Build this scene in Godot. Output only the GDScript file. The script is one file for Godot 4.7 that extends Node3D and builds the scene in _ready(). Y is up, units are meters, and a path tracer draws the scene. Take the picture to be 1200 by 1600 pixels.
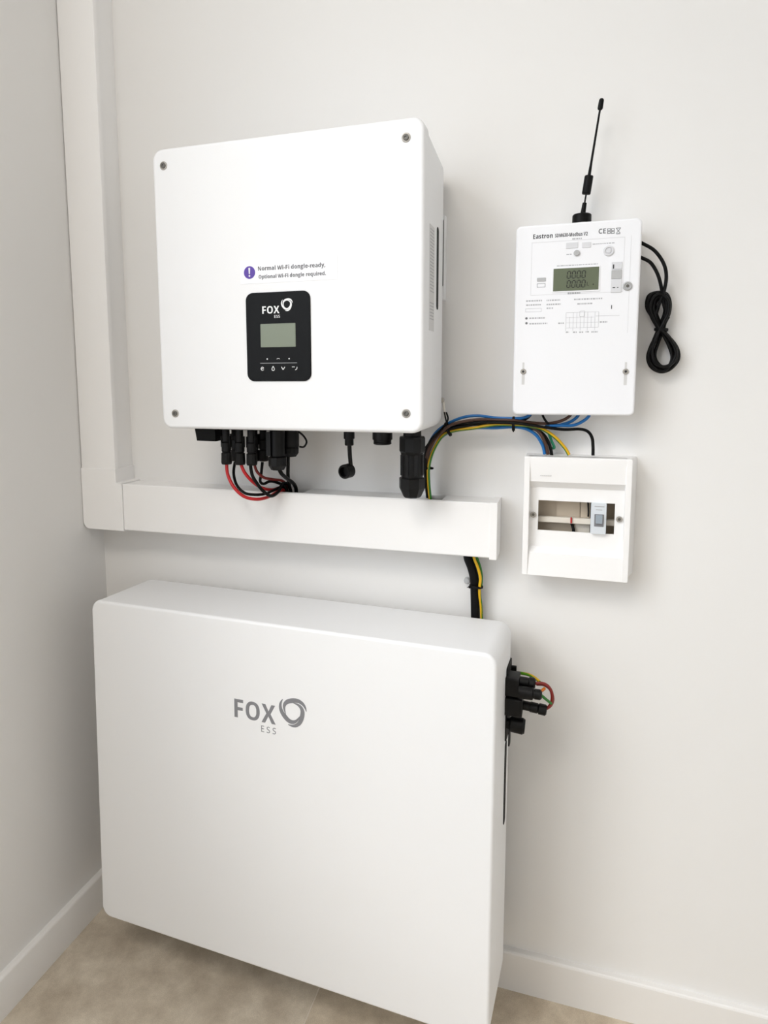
extends Node3D
# A utility corner: wall-mounted inverter, battery, meter, breaker enclosure and white cable trunking. Units are metres;
# the back wall is the plane z = 0, the side wall on the left is x = 0, the floor is y = 0.

var M := {}
var used := {}

# ------------------------------------------------------------------ helpers: nodes
func numbered(called: String) -> String:
	var n: int = used.get(called, 0)
	used[called] = n + 1
	return called if n == 0 else "%s_%03d" % [called, n]

func thing(called: String, label: String, category: String, at: Vector3, group := "") -> Node3D:
	var o := Node3D.new()
	o.name = numbered(called)
	add_child(o)
	o.position = at
	o.set_meta("label", label)
	o.set_meta("category", category)
	if group != "":
		o.set_meta("group", group)
	return o

func setting(called: String, at := Vector3.ZERO) -> Node3D:
	var o := Node3D.new()
	o.name = called
	add_child(o)
	o.position = at
	o.set_meta("kind", "structure")
	return o

# one named mesh under parent, its vertices given in world space (or in the parent's own space when local is true)
func part(called: String, st: SurfaceTool, m: Material, parent: Node3D, label := "", local := false) -> MeshInstance3D:
	var o := MeshInstance3D.new()
	o.name = called
	o.mesh = st.commit()
	o.mesh.surface_set_material(0, m)
	parent.add_child(o, true)
	if not local:
		o.global_transform = Transform3D.IDENTITY
	if label != "":
		o.set_meta("label", label)
	return o

func words(called: String, s: String, m: Material, parent: Node3D, at: Vector3, w: float, h: float, bold := false, basis_of := Basis.IDENTITY, local := false, mono := false) -> MeshInstance3D:
	var f := SystemFont.new()
	f.font_names = PackedStringArray(["Droid Sans Mono" if mono else "Droid Sans"])
	f.font_weight = 700 if bold else 400
	var t := TextMesh.new()
	t.font = f
	t.font_size = 48
	t.pixel_size = 0.001
	t.depth = 0.004
	t.text = s
	t.material = m
	var o := MeshInstance3D.new()
	o.name = called
	o.mesh = t
	parent.add_child(o, true)
	var bb := t.get_aabb()
	var k := Vector3(w / maxf(bb.size.x, 1e-5), h / maxf(bb.size.y, 1e-5), 0.0004 / 0.004)
	var b := basis_of * Basis.from_scale(k)
	var tr := Transform3D(b, at - b * bb.get_center())
	if local:
		o.transform = tr
	else:
		o.global_transform = tr
	return o

# ------------------------------------------------------------------ helpers: shapes
func mb() -> SurfaceTool:
	var st := SurfaceTool.new()
	st.begin(Mesh.PRIMITIVE_TRIANGLES)
	return st

func vert(st: SurfaceTool, p: Vector3, n: Vector3) -> void:
	st.set_normal(n)
	st.set_uv(Vector2(p.x + p.z * 0.37, p.y + p.z * 0.61))
	st.add_vertex(p)

func tri(st: SurfaceTool, a: Vector3, b: Vector3, c: Vector3, na: Vector3, nb: Vector3, nc: Vector3) -> void:
	var g := (b - a).cross(c - a)
	if g.length_squared() < 1e-18:
		return
	if g.dot(na + nb + nc) > 0.0:
		vert(st, a, na); vert(st, c, nc); vert(st, b, nb)
	else:
		vert(st, a, na); vert(st, b, nb); vert(st, c, nc)

func quad(st: SurfaceTool, a: Vector3, b: Vector3, c: Vector3, d: Vector3, na: Vector3, nb: Vector3, nc: Vector3, nd: Vector3) -> void:
	tri(st, a, b, c, na, nb, nc)
	tri(st, a, c, d, na, nc, nd)

# box between two corners
func bx(st: SurfaceTool, p: Vector3, q: Vector3) -> void:
	var lo := Vector3(minf(p.x, q.x), minf(p.y, q.y), minf(p.z, q.z))
	var hi := Vector3(maxf(p.x, q.x), maxf(p.y, q.y), maxf(p.z, q.z))
	for ax in 3:
		for s in 2:
			var n := Vector3.ZERO
			n[ax] = 1.0 if s else -1.0
			var u := (ax + 1) % 3
			var v := (ax + 2) % 3
			var c := []
			for k in [[0, 0], [1, 0], [1, 1], [0, 1]]:
				var w := Vector3.ZERO
				w[ax] = hi[ax] if s else lo[ax]
				w[u] = hi[u] if k[0] else lo[u]
				w[v] = hi[v] if k[1] else lo[v]
				c.append(w)
			quad(st, c[0], c[1], c[2], c[3], n, n, n, n)

func rrect(cx: float, cy: float, w: float, h: float, r: float, n := 6) -> PackedVector2Array:
	var out := PackedVector2Array()
	for k in 4:
		var sx: float = [1, -1, -1, 1][k]
		var sy: float = [1, 1, -1, -1][k]
		var c := Vector2(cx + sx * (w / 2 - r), cy + sy * (h / 2 - r))
		for i in n + 1:
			var a := (k + float(i) / n) * PI / 2
			out.append(c + Vector2(cos(a), sin(a)) * r)
	return out

# profile of an extrusion from z0 (back) to z1 (front) with rounded edges: [inset, z, outline weight, z weight]
func rounded(z0: float, z1: float, rb: float, rf: float, n := 5) -> Array:
	var out := []
	for i in n + 1:
		var a := PI / 2 * i / n
		out.append([rb * (1 - sin(a)), z0 + rb * (1 - cos(a)), sin(a), -cos(a)])
	for i in n + 1:
		var a := PI / 2 * i / n
		out.append([rf * (1 - cos(a)), z1 - rf + rf * sin(a), cos(a), sin(a)])
	return out

func chamfered(z0: float, z1: float, c: float) -> Array:
	return rounded(z0, z1, c, c, 2)

# a gentle change of shape from front to back: [0, y0, y1, front z, drop of the top] or [1, middle x, front z, widening at high x, at low x]
func bent(p: Vector3, b: Array) -> Vector3:
	if b.is_empty():
		return p
	if b[0] == 0:
		return p - Vector3(0, clampf((p.y - b[1]) / (b[2] - b[1]) * 1.6 - 0.6, 0, 1) * b[4] * (b[3] - p.z) / b[3], 0)
	return p + Vector3((b[3] if p.x > b[1] else -b[4]) * (1.0 - p.z / b[2]), 0, 0)

func outward(m: Vector2, pr: Array, t: Transform3D) -> Vector3:
	return (t.basis * Vector3(m.x * pr[2], m.y * pr[2], pr[3])).normalized()

# counter-clockwise polygon swept along z with a profile; t maps the result into place
func loft(st: SurfaceTool, poly: PackedVector2Array, prof: Array, t := Transform3D.IDENTITY, bend := [], open_front := false, crease := 0.75) -> void:
	var n := poly.size()
	var en := PackedVector2Array()
	for i in n:
		var e := (poly[(i + 1) % n] - poly[i]).normalized()
		en.append(Vector2(e.y, -e.x))
	var mit := PackedVector2Array()
	var first := PackedVector2Array()    # outline normal at the start and the end of each edge
	var second := PackedVector2Array()
	for i in n:
		var a := en[(i + n - 1) % n]
		var b := en[i]
		var c := en[(i + 1) % n]
		var m := (a + b).normalized()
		mit.append(m / maxf(m.dot(b), 0.3))
		first.append(m if a.dot(b) > crease else b)
		second.append((b + c).normalized() if b.dot(c) > crease else b)
	var rings := []
	for p in prof:
		var ring := PackedVector3Array()
		for i in n:
			var q: Vector2 = poly[i] - mit[i] * p[0]
			ring.append(t * bent(Vector3(q.x, q.y, p[1]), bend))
		rings.append(ring)
	for k in prof.size() - 1:
		var p: Array = prof[k]
		var q: Array = prof[k + 1]
		var lo: PackedVector3Array = rings[k]
		var hi: PackedVector3Array = rings[k + 1]
		for i in n:
			var j := (i + 1) % n
			quad(st, lo[i], lo[j], hi[j], hi[i], outward(first[i], p, t), outward(second[i], p, t), outward(second[i], q, t), outward(first[i], q, t))
	for side in [0, 1]:
		if side == 1 and open_front:
			continue
		var at: int = 0 if side == 0 else prof.size() - 1
		var flat := PackedVector2Array()
		for i in n:
			flat.append(poly[i] - mit[i] * prof[at][0])
		var nz := (t.basis * Vector3(0, 0, -1 if side == 0 else 1)).normalized()
		var ids := Geometry2D.triangulate_polygon(flat)
		var ring: PackedVector3Array = rings[at]
		for i in range(0, ids.size(), 3):
			tri(st, ring[ids[i]], ring[ids[i + 1]], ring[ids[i + 2]], nz, nz, nz)

# a slab with rounded corners and edges, in world space, facing +z
func slab(x0: float, x1: float, y0: float, y1: float, z0: float, z1: float, r: float, e: float) -> SurfaceTool:
	var st := mb()
	loft(st, rrect((x0 + x1) / 2, (y0 + y1) / 2, x1 - x0, y1 - y0, r), chamfered(z0, z1, e))
	return st

# frame whose z axis is dir
func aim(at: Vector3, dir: Vector3) -> Transform3D:
	var z := dir.normalized()
	var x := (Vector3.UP if absf(z.y) < 0.9 else Vector3.BACK).cross(z).normalized()
	return Transform3D(Basis(x, z.cross(x), z), at)

# turned shape: profile of [radius, distance along dir]
func lathe(st: SurfaceTool, at: Vector3, dir: Vector3, prof: Array, n := 20, flat := false) -> void:
	var t := aim(at, dir)
	for k in prof.size() - 1:
		var r0: float = prof[k][0]
		var h0: float = prof[k][1]
		var r1: float = prof[k + 1][0]
		var h1: float = prof[k + 1][1]
		var s := Vector2(h1 - h0, r0 - r1)
		if s.length() < 1e-7:
			continue
		s = s.normalized()
		for i in n:
			var a := TAU * i / n
			var b := TAU * (i + 1) / n
			var da := Vector3(cos(a), sin(a), 0)
			var db := Vector3(cos(b), sin(b), 0)
			var ma := da if not flat else (da + db).normalized()
			var mc := db if not flat else ma
			var na := t.basis * Vector3(ma.x * s.x, ma.y * s.x, s.y)
			var nb := t.basis * Vector3(mc.x * s.x, mc.y * s.x, s.y)
			quad(st, t * (da * r0 + Vector3(0, 0, h0)), t * (db * r0 + Vector3(0, 0, h0)), t * (db * r1 + Vector3(0, 0, h1)), t * (da * r1 + Vector3(0, 0, h1)), na, nb, nb, na)

func smooth_path(pts: Array, per := 8) -> PackedVector3Array:
	var out := PackedVector3Array()
	for i in pts.size() - 1:
		var a: Vector3 = pts[maxi(i - 1, 0)]
		var b: Vector3 = pts[i]
		var c: Vector3 = pts[i + 1]
		var d: Vector3 = pts[mini(i + 2, pts.size() - 1)]
		for k in per:
			out.append(b.cubic_interpolate(c, a, d, float(k) / per))
	out.append(pts[pts.size() - 1])
	return out

func tube(st: SurfaceTool, pts: Array, r: float, sides := 10, per := 8) -> void:
	var p := smooth_path(pts, per)
	var n := p.size()
	var prev := Vector3.ZERO
	var rings := []
	for i in n:
		var d := (p[mini(i + 1, n - 1)] - p[maxi(i - 1, 0)]).normalized()
		if prev == Vector3.ZERO:
			prev = d.cross(Vector3(0.31, 0.2, 0.93)).normalized()
		prev = (prev - d * prev.dot(d)).normalized()
		var e := d.cross(prev)
		var ring := []
		for k in sides:
			var a := TAU * k / sides
			ring.append(prev * cos(a) + e * sin(a))
		rings.append(ring)
	for i in n - 1:
		for k in sides:
			var j := (k + 1) % sides
			quad(st, p[i] + rings[i][k] * r, p[i] + rings[i][j] * r, p[i + 1] + rings[i + 1][j] * r, p[i + 1] + rings[i + 1][k] * r, rings[i][k], rings[i][j], rings[i + 1][j], rings[i + 1][k])
	for q in [0, n - 1]:
		var d := (p[0] - p[1]).normalized() if q == 0 else (p[n - 1] - p[n - 2]).normalized()
		for k in range(1, sides - 1):
			tri(st, p[q] + rings[q][0] * r, p[q] + rings[q][k] * r, p[q] + rings[q][k + 1] * r, d, d, d)

# a thin stripe that winds along a wire: the second colour of an earth conductor
func stripe(st: SurfaceTool, pts: Array, r: float, start: float, turns: float, width := 1.5, per := 8) -> void:
	var p := smooth_path(pts, per)
	var n := p.size()
	var prev := Vector3.ZERO
	var last := []
	for i in n:
		var d := (p[mini(i + 1, n - 1)] - p[maxi(i - 1, 0)]).normalized()
		if prev == Vector3.ZERO:
			prev = d.cross(Vector3(0.31, 0.2, 0.93)).normalized()
		prev = (prev - d * prev.dot(d)).normalized()
		var e := d.cross(prev)
		var row := []
		for k in 5:
			var a := start + turns * TAU * i / n + width * (k / 4.0 - 0.5) * 2.0
			var o := prev * cos(a) + e * sin(a)
			row.append([p[i] + o * r, o])
		if i:
			for k in 4:
				quad(st, last[k][0], last[k + 1][0], row[k + 1][0], row[k][0], last[k][1], last[k + 1][1], row[k + 1][1], row[k][1])
		last = row

# polygon in (z, y) swept along x: for profiles that run along the wall
func run_x(st: SurfaceTool, prof: PackedVector2Array, x0: float, x1: float, c := 0.0) -> void:
	var t := Transform3D(Basis(Vector3(0, 0, -1), Vector3.UP, Vector3.RIGHT), Vector3.ZERO)
	var poly := PackedVector2Array()
	for p in prof:
		poly.append(Vector2(-p.x, p.y))
	if Geometry2D.is_polygon_clockwise(poly):
		poly.reverse()
	loft(st, poly, [[c, x0, 0.7, -0.7], [0.0, x0 + c, 1, 0], [0.0, x1 - c, 1, 0], [c, x1, 0.7, 0.7]] if c > 0 else [[0.0, x0, 1, 0], [0.0, x1, 1, 0]], t, [], false, 0.99)

# ------------------------------------------------------------------ materials
func plain(c: Color, rough: float, metal := 0.0, spec := 0.5) -> StandardMaterial3D:
	var m := StandardMaterial3D.new()
	m.albedo_color = c
	m.roughness = rough
	m.metallic = metal
	m.metallic_specular = spec
	return m

func noise_image(size: int, freq: float, octaves: int, sd: int, lo: Color, hi: Color, gain := 0.5) -> ImageTexture:
	var n := FastNoiseLite.new()
	n.seed = sd
	n.noise_type = FastNoiseLite.TYPE_SIMPLEX_SMOOTH
	n.frequency = freq
	n.fractal_octaves = octaves
	n.fractal_gain = gain
	var g := n.get_seamless_image(size, size)
	g.convert(Image.FORMAT_RGB8)
	for y in size:
		for x in size:
			var v := g.get_pixel(x, y).r
			g.set_pixel(x, y, lo.lerp(hi, v))
	return ImageTexture.create_from_image(g)

func grain(m: StandardMaterial3D, tex: Texture2D, scale: float, depth: float) -> StandardMaterial3D:
	m.heightmap_enabled = true
	m.heightmap_texture = tex
	m.heightmap_scale = depth
	m.uv1_triplanar = true
	m.uv1_world_triplanar = true
	m.uv1_scale = Vector3.ONE * scale
	return m

func materials() -> void:
	var bump := noise_image(256, 0.03, 4, 11, Color.BLACK, Color.WHITE)
	var peel := noise_image(256, 0.09, 2, 5, Color.BLACK, Color.WHITE)
	M.wall = grain(plain(Color(0.93, 0.923, 0.913), 0.9, 0.0, 0.3), bump, 3.0, 0.02)
	M.ceiling = plain(Color(0.93, 0.925, 0.915), 0.95, 0.0, 0.2)
	M.skirting = plain(Color(0.935, 0.925, 0.912), 0.55, 0.0, 0.4)
	M.coat = grain(plain(Color(0.95, 0.95, 0.952), 0.5, 0.0, 0.4), peel, 25.0, 0.004)      # powder coat of the appliances
	M.plastic = plain(Color(0.972, 0.966, 0.96), 0.38, 0.0, 0.45)                                # trunking and enclosures
	M.meter = plain(Color(0.955, 0.955, 0.965), 0.4, 0.0, 0.45)
	M.cream = plain(Color(0.80, 0.74, 0.66), 0.6)
	M.ivory = plain(Color(0.90, 0.87, 0.82), 0.5)
	M.black = plain(Color(0.045, 0.045, 0.048), 0.45, 0.0, 0.35)
	M.soft_black = plain(Color(0.03, 0.03, 0.032), 0.6, 0.0, 0.3)
	M.rubber = plain(Color(0.025, 0.025, 0.026), 0.5, 0.0, 0.3)
	M.panel = plain(Color(0.045, 0.046, 0.05), 0.4, 0.0, 0.25)
	M.lcd = plain(Color(0.455, 0.485, 0.405), 0.3)
	M.lcd_dark = plain(Color(0.40, 0.43, 0.345), 0.25)
	M.segment = plain(Color(0.09, 0.10, 0.07), 0.5)
	M.print_white = plain(Color(0.93, 0.93, 0.93), 0.5)
	M.print_grey = plain(Color(0.52, 0.52, 0.535), 0.45)
	M.print_dark = plain(Color(0.16, 0.16, 0.17), 0.5)
	M.print_mid = plain(Color(0.43, 0.43, 0.44), 0.5)
	M.print_pale = plain(Color(0.70, 0.70, 0.71), 0.5)
	M.sticker = plain(Color(0.965, 0.962, 0.972), 0.4)
	M.silver_label = plain(Color(0.84, 0.835, 0.83), 0.4)
	M.hairline = plain(Color(0.84, 0.84, 0.845), 0.5)
	M.purple = plain(Color(0.33, 0.20, 0.62), 0.45)
	M.steel = plain(Color(0.70, 0.68, 0.65), 0.4, 0.45)
	M.dark_steel = plain(Color(0.42, 0.41, 0.39), 0.45, 0.4)
	M.grey_button = plain(Color(0.72, 0.72, 0.72), 0.45)
	M.pale_button = plain(Color(0.86, 0.86, 0.87), 0.4)
	M.breaker = plain(Color(0.86, 0.88, 0.90), 0.4)
	M.toggle = plain(Color(0.60, 0.64, 0.68), 0.35)
	M.red = plain(Color(0.72, 0.08, 0.10), 0.4)
	M.dull_red = plain(Color(0.50, 0.12, 0.09), 0.45)
	M.blue = plain(Color(0.07, 0.41, 0.68), 0.38)
	M.brown = plain(Color(0.28, 0.17, 0.12), 0.42)
	M.yellow = plain(Color(0.87, 0.68, 0.06), 0.4)
	M.green = plain(Color(0.13, 0.45, 0.12), 0.4)
	M.orange = plain(Color(0.82, 0.45, 0.10), 0.4)
	M.teal = plain(Color(0.10, 0.50, 0.36), 0.45)
	M.lug = plain(Color(0.88, 0.86, 0.82), 0.5)
	M.grout = plain(Color(0.88, 0.84, 0.78), 0.9)
	M.frame = plain(Color(0.93, 0.93, 0.93), 0.4)
	M.lamp = plain(Color(0.95, 0.95, 0.95), 0.5)
	M.lamp.emission_enabled = true
	M.lamp.emission = Color(1.0, 0.97, 0.92)
	M.lamp.emission_energy_multiplier = 1.0
	M.glass = plain(Color(0.95, 0.97, 0.97, 0.06), 0.02)
	M.glass.transparency = BaseMaterial3D.TRANSPARENCY_ALPHA
	var stone := noise_image(1024, 0.006, 6, 21, Color(0.765, 0.71, 0.63), Color(0.95, 0.905, 0.83), 0.66)
	var speck := noise_image(1024, 0.3, 2, 8, Color(0.86, 0.855, 0.85), Color(1, 1, 1))
	M.tile = []
	for k in 3:
		var t := plain([Color(1, 1, 1), Color(0.97, 0.965, 0.955), Color(1, 0.99, 0.975)][k], 0.55, 0.0, 0.4)
		t.albedo_texture = stone
		t.uv1_triplanar = true
		t.uv1_world_triplanar = true
		t.uv1_scale = Vector3.ONE * 1.7
		t.uv1_offset = Vector3(0.13 * k, 0.0, 0.29 * k)
		t.detail_enabled = true
		t.detail_albedo = speck
		t.detail_blend_mode = BaseMaterial3D.BLEND_MODE_MUL
		M.tile.append(t)

# ------------------------------------------------------------------ camera, sky, light
func view_and_light() -> void:
	var cam := Camera3D.new()
	cam.name = "camera"
	cam.position = Vector3(0.9042, 1.0801, 1.1185)
	cam.basis = Basis(Vector3.UP, 0.3174) * Basis(Vector3.RIGHT, -0.1190) * Basis(Vector3.BACK, -0.0059)
	cam.near = 0.05
	cam.far = 60.0
	cam.projection = Camera3D.PROJECTION_FRUSTUM      # the photograph's optical axis lies a little off its centre
	cam.size = 0.05 * 1600.0 / 1056.53
	cam.frustum_offset = 0.05 * Vector2(600.0 - 554.12, 714.38 - 800.0) / 1056.53
	add_child(cam)
	cam.current = true
	var sky := ProceduralSkyMaterial.new()
	sky.sky_top_color = Color(0.80, 0.87, 0.95)
	sky.sky_horizon_color = Color(0.95, 0.96, 0.97)
	sky.ground_bottom_color = Color(0.45, 0.43, 0.40)
	sky.ground_horizon_color = Color(0.80, 0.79, 0.77)
	sky.sky_energy_multiplier = 1.6
	var e := Environment.new()
	e.background_mode = Environment.BG_SKY
	e.sky = Sky.new()
	e.sky.sky_material = sky
	e.tonemap_mode = Environment.TONE_MAPPER_LINEAR
	e.tonemap_exposure = 0.95
	e.sdfgi_enabled = true
	e.ssao_enabled = true
	e.ssil_enabled = true
	var w := WorldEnvironment.new()
	w.name = "environment"
	w.environment = e
	add_child(w)
	# the sun behind thin bright cloud: soft, high from the left and in front of the wall, in through the opening
	var sun := DirectionalLight3D.new()
	sun.name = "hazy_sun"
	sun.light_color = Color(1.0, 0.985, 0.96)
	sun.light_energy = 0.4
	sun.light_angular_distance = 24.0
	sun.sky_mode = DirectionalLight3D.SKY_MODE_LIGHT_ONLY
	sun.shadow_enabled = true
	sun.basis = Basis.looking_at(Vector3(0.72, -0.85, -1.0))
	add_child(sun)
	# daylight of the overcast sky at the window in the left wall, soft and as large as the opening
	var day := AreaLight3D.new()
	day.name = "window_daylight"
	day.area_size = Vector2(WZ1 - WZ0, WY1 - WY0)
	day.light_color = Color(0.945, 0.972, 1.0)
	day.light_energy = 2.1
	day.area_range = 12.0
	day.area_attenuation = 2.0
	day.shadow_enabled = true
	day.position = Vector3(-0.02, (WY0 + WY1) / 2, (WZ0 + WZ1) / 2)
	day.rotation = Vector3(0, -PI / 2, 0)
	add_child(day)

# ------------------------------------------------------------------ the room
const RX := 2.2
const RZ := 4.0
const RH := 2.6
const WZ0 := 0.75      # the window opening in the left wall
const WZ1 := 3.0
const WY0 := 0.78
const WY1 := 2.45
func skirting_profile(h: float, t: float) -> Array:
	return [Vector2(0, 0), Vector2(t, 0), Vector2(t, h - 0.004), Vector2(t - 0.001, h - 0.0015), Vector2(t - 0.0035, h), Vector2(0, h)]

func room() -> void:
	var st := mb()
	var w := setting("wall_back")
	bx(st, Vector3(-0.2, -0.1, -0.2), Vector3(RX + 0.2, RH + 0.1, 0))
	part("plaster", st, M.wall, w)
	w = setting("wall_left")
	st = mb()
	bx(st, Vector3(-0.2, -0.1, 0), Vector3(0, RH + 0.1, WZ0))
	bx(st, Vector3(-0.2, -0.1, WZ1), Vector3(0, RH + 0.1, RZ))
	bx(st, Vector3(-0.2, -0.1, WZ0), Vector3(0, WY0, WZ1))
	bx(st, Vector3(-0.2, WY1, WZ0), Vector3(0, RH + 0.1, WZ1))
	part("plaster", st, M.wall, w)
	w = setting("wall_right")
	st = mb()
	bx(st, Vector3(RX, -0.1, 0), Vector3(RX + 0.2, RH + 0.1, RZ))
	part("plaster", st, M.wall, w)
	w = setting("wall_front")
	st = mb()
	bx(st, Vector3(-0.2, -0.1, RZ), Vector3(RX + 0.2, RH + 0.1, RZ + 0.2))
	part("plaster", st, M.wall, w)
	w = setting("ceiling")
	st = mb()
	bx(st, Vector3(0, RH, 0), Vector3(RX, RH + 0.1, RZ))
	part("plaster", st, M.ceiling, w)
	# floor: large stone-look tiles over a grout bed
	w = setting("floor")
	st = mb()
	bx(st, Vector3(0, -0.1, 0), Vector3(RX, -0.0004, RZ))
	part("grout", st, M.grout, w)
	var xs := [0.0, 0.501, 1.101, 1.701, RX]
	var zs := [0.0, 0.62, 1.22, 1.82, 2.42, 3.02, 3.62, RZ]
	for i in xs.size() - 1:
		for j in zs.size() - 1:
			st = mb()
			var g := 0.0011
			var x0: float = xs[i] + g
			var x1: float = xs[i + 1] - g
			var z0: float = zs[j] + g
			var z1: float = zs[j + 1] - g
			var poly := PackedVector2Array([Vector2(x0, -z1), Vector2(x1, -z1), Vector2(x1, -z0), Vector2(x0, -z0)])
			loft(st, poly, [[0.0, -0.01, 1, 0], [0.0, -0.0003, 1, 0], [0.0003, 0.0, 0.6, 0.8]], Transform3D(Basis(Vector3.RIGHT, -PI / 2), Vector3.ZERO))
			part("tile", st, M.tile[(i * 2 + j) % 3], w)
	# skirting boards
	var hb := 0.0738
	var tb := 0.0124
	w = setting("baseboard_back")
	st = mb()
	run_x(st, PackedVector2Array(skirting_profile(hb, tb)), 0.0, RX)
	part("board", st, M.skirting, w)
	w = setting("baseboard_left")
	st = mb()
	var pl := PackedVector2Array(skirting_profile(hb, tb))
	loft(st, pl, [[0.0, tb, 1, 0], [0.0, RZ, 1, 0]])
	part("board", st, M.skirting, w)
	# window in the left wall, behind the camera's shoulder
	w = setting("window_1")
	var mid := (WZ0 + WZ1) / 2
	for a in [[WZ0, WZ0 + 0.05, WY0, WY1], [WZ1 - 0.05, WZ1, WY0, WY1], [WZ0 + 0.05, WZ1 - 0.05, WY0, WY0 + 0.05], [WZ0 + 0.05, WZ1 - 0.05, WY1 - 0.05, WY1], [mid - 0.02, mid + 0.02, WY0 + 0.05, WY1 - 0.05]]:
		st = mb()
		bx(st, Vector3(-0.15, a[2], a[0]), Vector3(-0.09, a[3], a[1]))
		part("frame", st, M.frame, w)
	for a in [[WZ0 + 0.05, mid - 0.02], [mid + 0.02, WZ1 - 0.05]]:
		st = mb()
		bx(st, Vector3(-0.122, WY0 + 0.05, a[0]), Vector3(-0.118, WY1 - 0.05, a[1]))
		part("pane", st, M.glass, w)

func ceiling_lamp() -> void:
	var at := Vector3(0.4, RH, 1.75)
	var t := thing("ceiling_lamp", "flat white square ceiling lamp panel in front of the wall", "lamp", at)
	var st := mb()
	var down := Transform3D(Basis(Vector3.RIGHT, Vector3.BACK, Vector3.DOWN), at)
	loft(st, rrect(0, 0, 0.64, 0.64, 0.02), chamfered(0.0, 0.035, 0.003), down)
	part("housing", st, M.frame, t)
	st = mb()
	loft(st, rrect(0, 0, 0.6, 0.6, 0.015), chamfered(0.03, 0.038, 0.001), down)
	part("lamp_diffuser", st, M.lamp, t)
	var l := AreaLight3D.new()
	l.name = "ceiling_lamp_light"
	l.area_size = Vector2(0.6, 0.6)
	l.light_color = Color(1.0, 0.975, 0.945)
	l.light_energy = 1.6
	l.area_range = 12.0
	l.area_attenuation = 2.0
	l.shadow_enabled = true
	l.position = at - Vector3(0, 0.042, 0)
	l.rotation = Vector3(-PI / 2, 0, 0)
	add_child(l)

# ------------------------------------------------------------------ white cable trunking
func trunking() -> void:
	var y0 := 0.7922
	var y1 := 0.8796
	var zf := 0.0550
	var xr := 0.7907
	var xj := 0.0919
	# vertical run in the corner
	var t := thing("cable_trunking", "tall white vertical cable trunking in the wall corner", "trunking", Vector3(0.04, 0.9, 0.0), "white cable trunking")
	var ye := 0.9045
	var st := mb()
	bx(st, Vector3(0.002, ye, 0.0), Vector3(0.076, RH - 0.002, 0.004))
	bx(st, Vector3(0.002, ye, 0.004), Vector3(0.004, RH - 0.002, 0.0458))
	bx(st, Vector3(0.074, ye, 0.004), Vector3(0.076, RH - 0.002, 0.0458))
	part("channel", st, M.plastic, t)
	st = mb()
	var lid := PackedVector2Array([Vector2(0.0015, 0.046), Vector2(0.0785, 0.046), Vector2(0.0785, 0.0545), Vector2(0.078, 0.0557), Vector2(0.0768, 0.0562), Vector2(0.0032, 0.0562), Vector2(0.002, 0.0557), Vector2(0.0015, 0.0545)])
	var flipped := PackedVector2Array()
	for p in lid:
		flipped.append(Vector2(p.x, -p.y))
	flipped.reverse()
	loft(st, flipped, [[0.0, ye, 1, 0], [0.0, RH - 0.002, 1, 0]], Transform3D(Basis(Vector3.RIGHT, Vector3.FORWARD, Vector3.UP), Vector3.ZERO))
	part("lid", st, M.plastic, t)
	# elbow
	t = thing("trunking_elbow", "white L-shaped trunking elbow joining the upright and horizontal runs", "trunking elbow", Vector3(0.04, 0.8, 0.0))
	st = mb()
	var r := 0.014
	var elbow := PackedVector2Array()
	for i in 9:
		var a := PI + PI / 2 * i / 8
		elbow.append(Vector2(0.0006 + r + cos(a) * r, y0 - 0.0025 + r + sin(a) * r))
	elbow.append_array(PackedVector2Array([Vector2(xj, y0 - 0.0025), Vector2(xj, y1 + 0.002), Vector2(0.0815, y1 + 0.002), Vector2(0.0798, y1 + 0.0035), Vector2(0.0798, ye + 0.004), Vector2(0.0006, ye + 0.004)]))
	loft(st, elbow, [[0.0, 0.0, 1, 0], [0.0, 0.0567, 1, 0], [0.0004, 0.0576, 0.7, 0.7], [0.0012, 0.058, 0.0, 1]])
	part("shell", st, M.plastic, t)
	# horizontal run: open-topped where the cables drop in
	t = thing("cable_trunking", "long white horizontal cable trunking beneath the inverter", "trunking", Vector3(0.44, y0, 0.0), "white cable trunking")
	st = mb()
	var x0 := xj + 0.0006
	bx(st, Vector3(x0, y0, 0.0), Vector3(xr - 0.002, y1, 0.002))
	var gaps := [x0, 0.405, 0.456, 0.676, 0.7, xr - 0.002]
	for k in [0, 2, 4]:
		bx(st, Vector3(gaps[k], y1 - 0.002, 0.002), Vector3(gaps[k + 1], y1, zf - 0.004))
	for k in [1, 3]:
		bx(st, Vector3(gaps[k], y1 - 0.002, 0.044), Vector3(gaps[k + 1], y1, zf - 0.004))
	bx(st, Vector3(x0, y0, 0.002), Vector3(0.73, y0 + 0.002, zf - 0.004))
	bx(st, Vector3(0.73, y0, 0.046), Vector3(0.77, y0 + 0.002, zf - 0.004))
	bx(st, Vector3(0.77, y0, 0.002), Vector3(xr - 0.002, y0 + 0.002, zf - 0.004))
	part("channel", st, M.plastic, t)
	st = mb()
	run_x(st, PackedVector2Array([Vector2(zf - 0.004, y0 - 0.0008), Vector2(zf - 0.0015, y0 - 0.0008), Vector2(zf, y0 + 0.001), Vector2(zf, y1 - 0.001), Vector2(zf - 0.0015, y1 + 0.0008), Vector2(zf - 0.004, y1 + 0.0008)]), x0, xr - 0.0005)
	part("lid", st, M.plastic, t)
	st = mb()
	var cap := PackedVector2Array([Vector2(0.0, y0 - 0.0035), Vector2(zf + 0.0005, y0 - 0.0035), Vector2(zf + 0.0018, y0 - 0.002), Vector2(zf + 0.0018, y1 + 0.0005), Vector2(zf + 0.0006, y1 + 0.0018), Vector2(0.0, y1 + 0.0018)])
	run_x(st, cap, xr - 0.0115, xr, 0.0006)
	part("end_cap", st, M.plastic, t)

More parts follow.
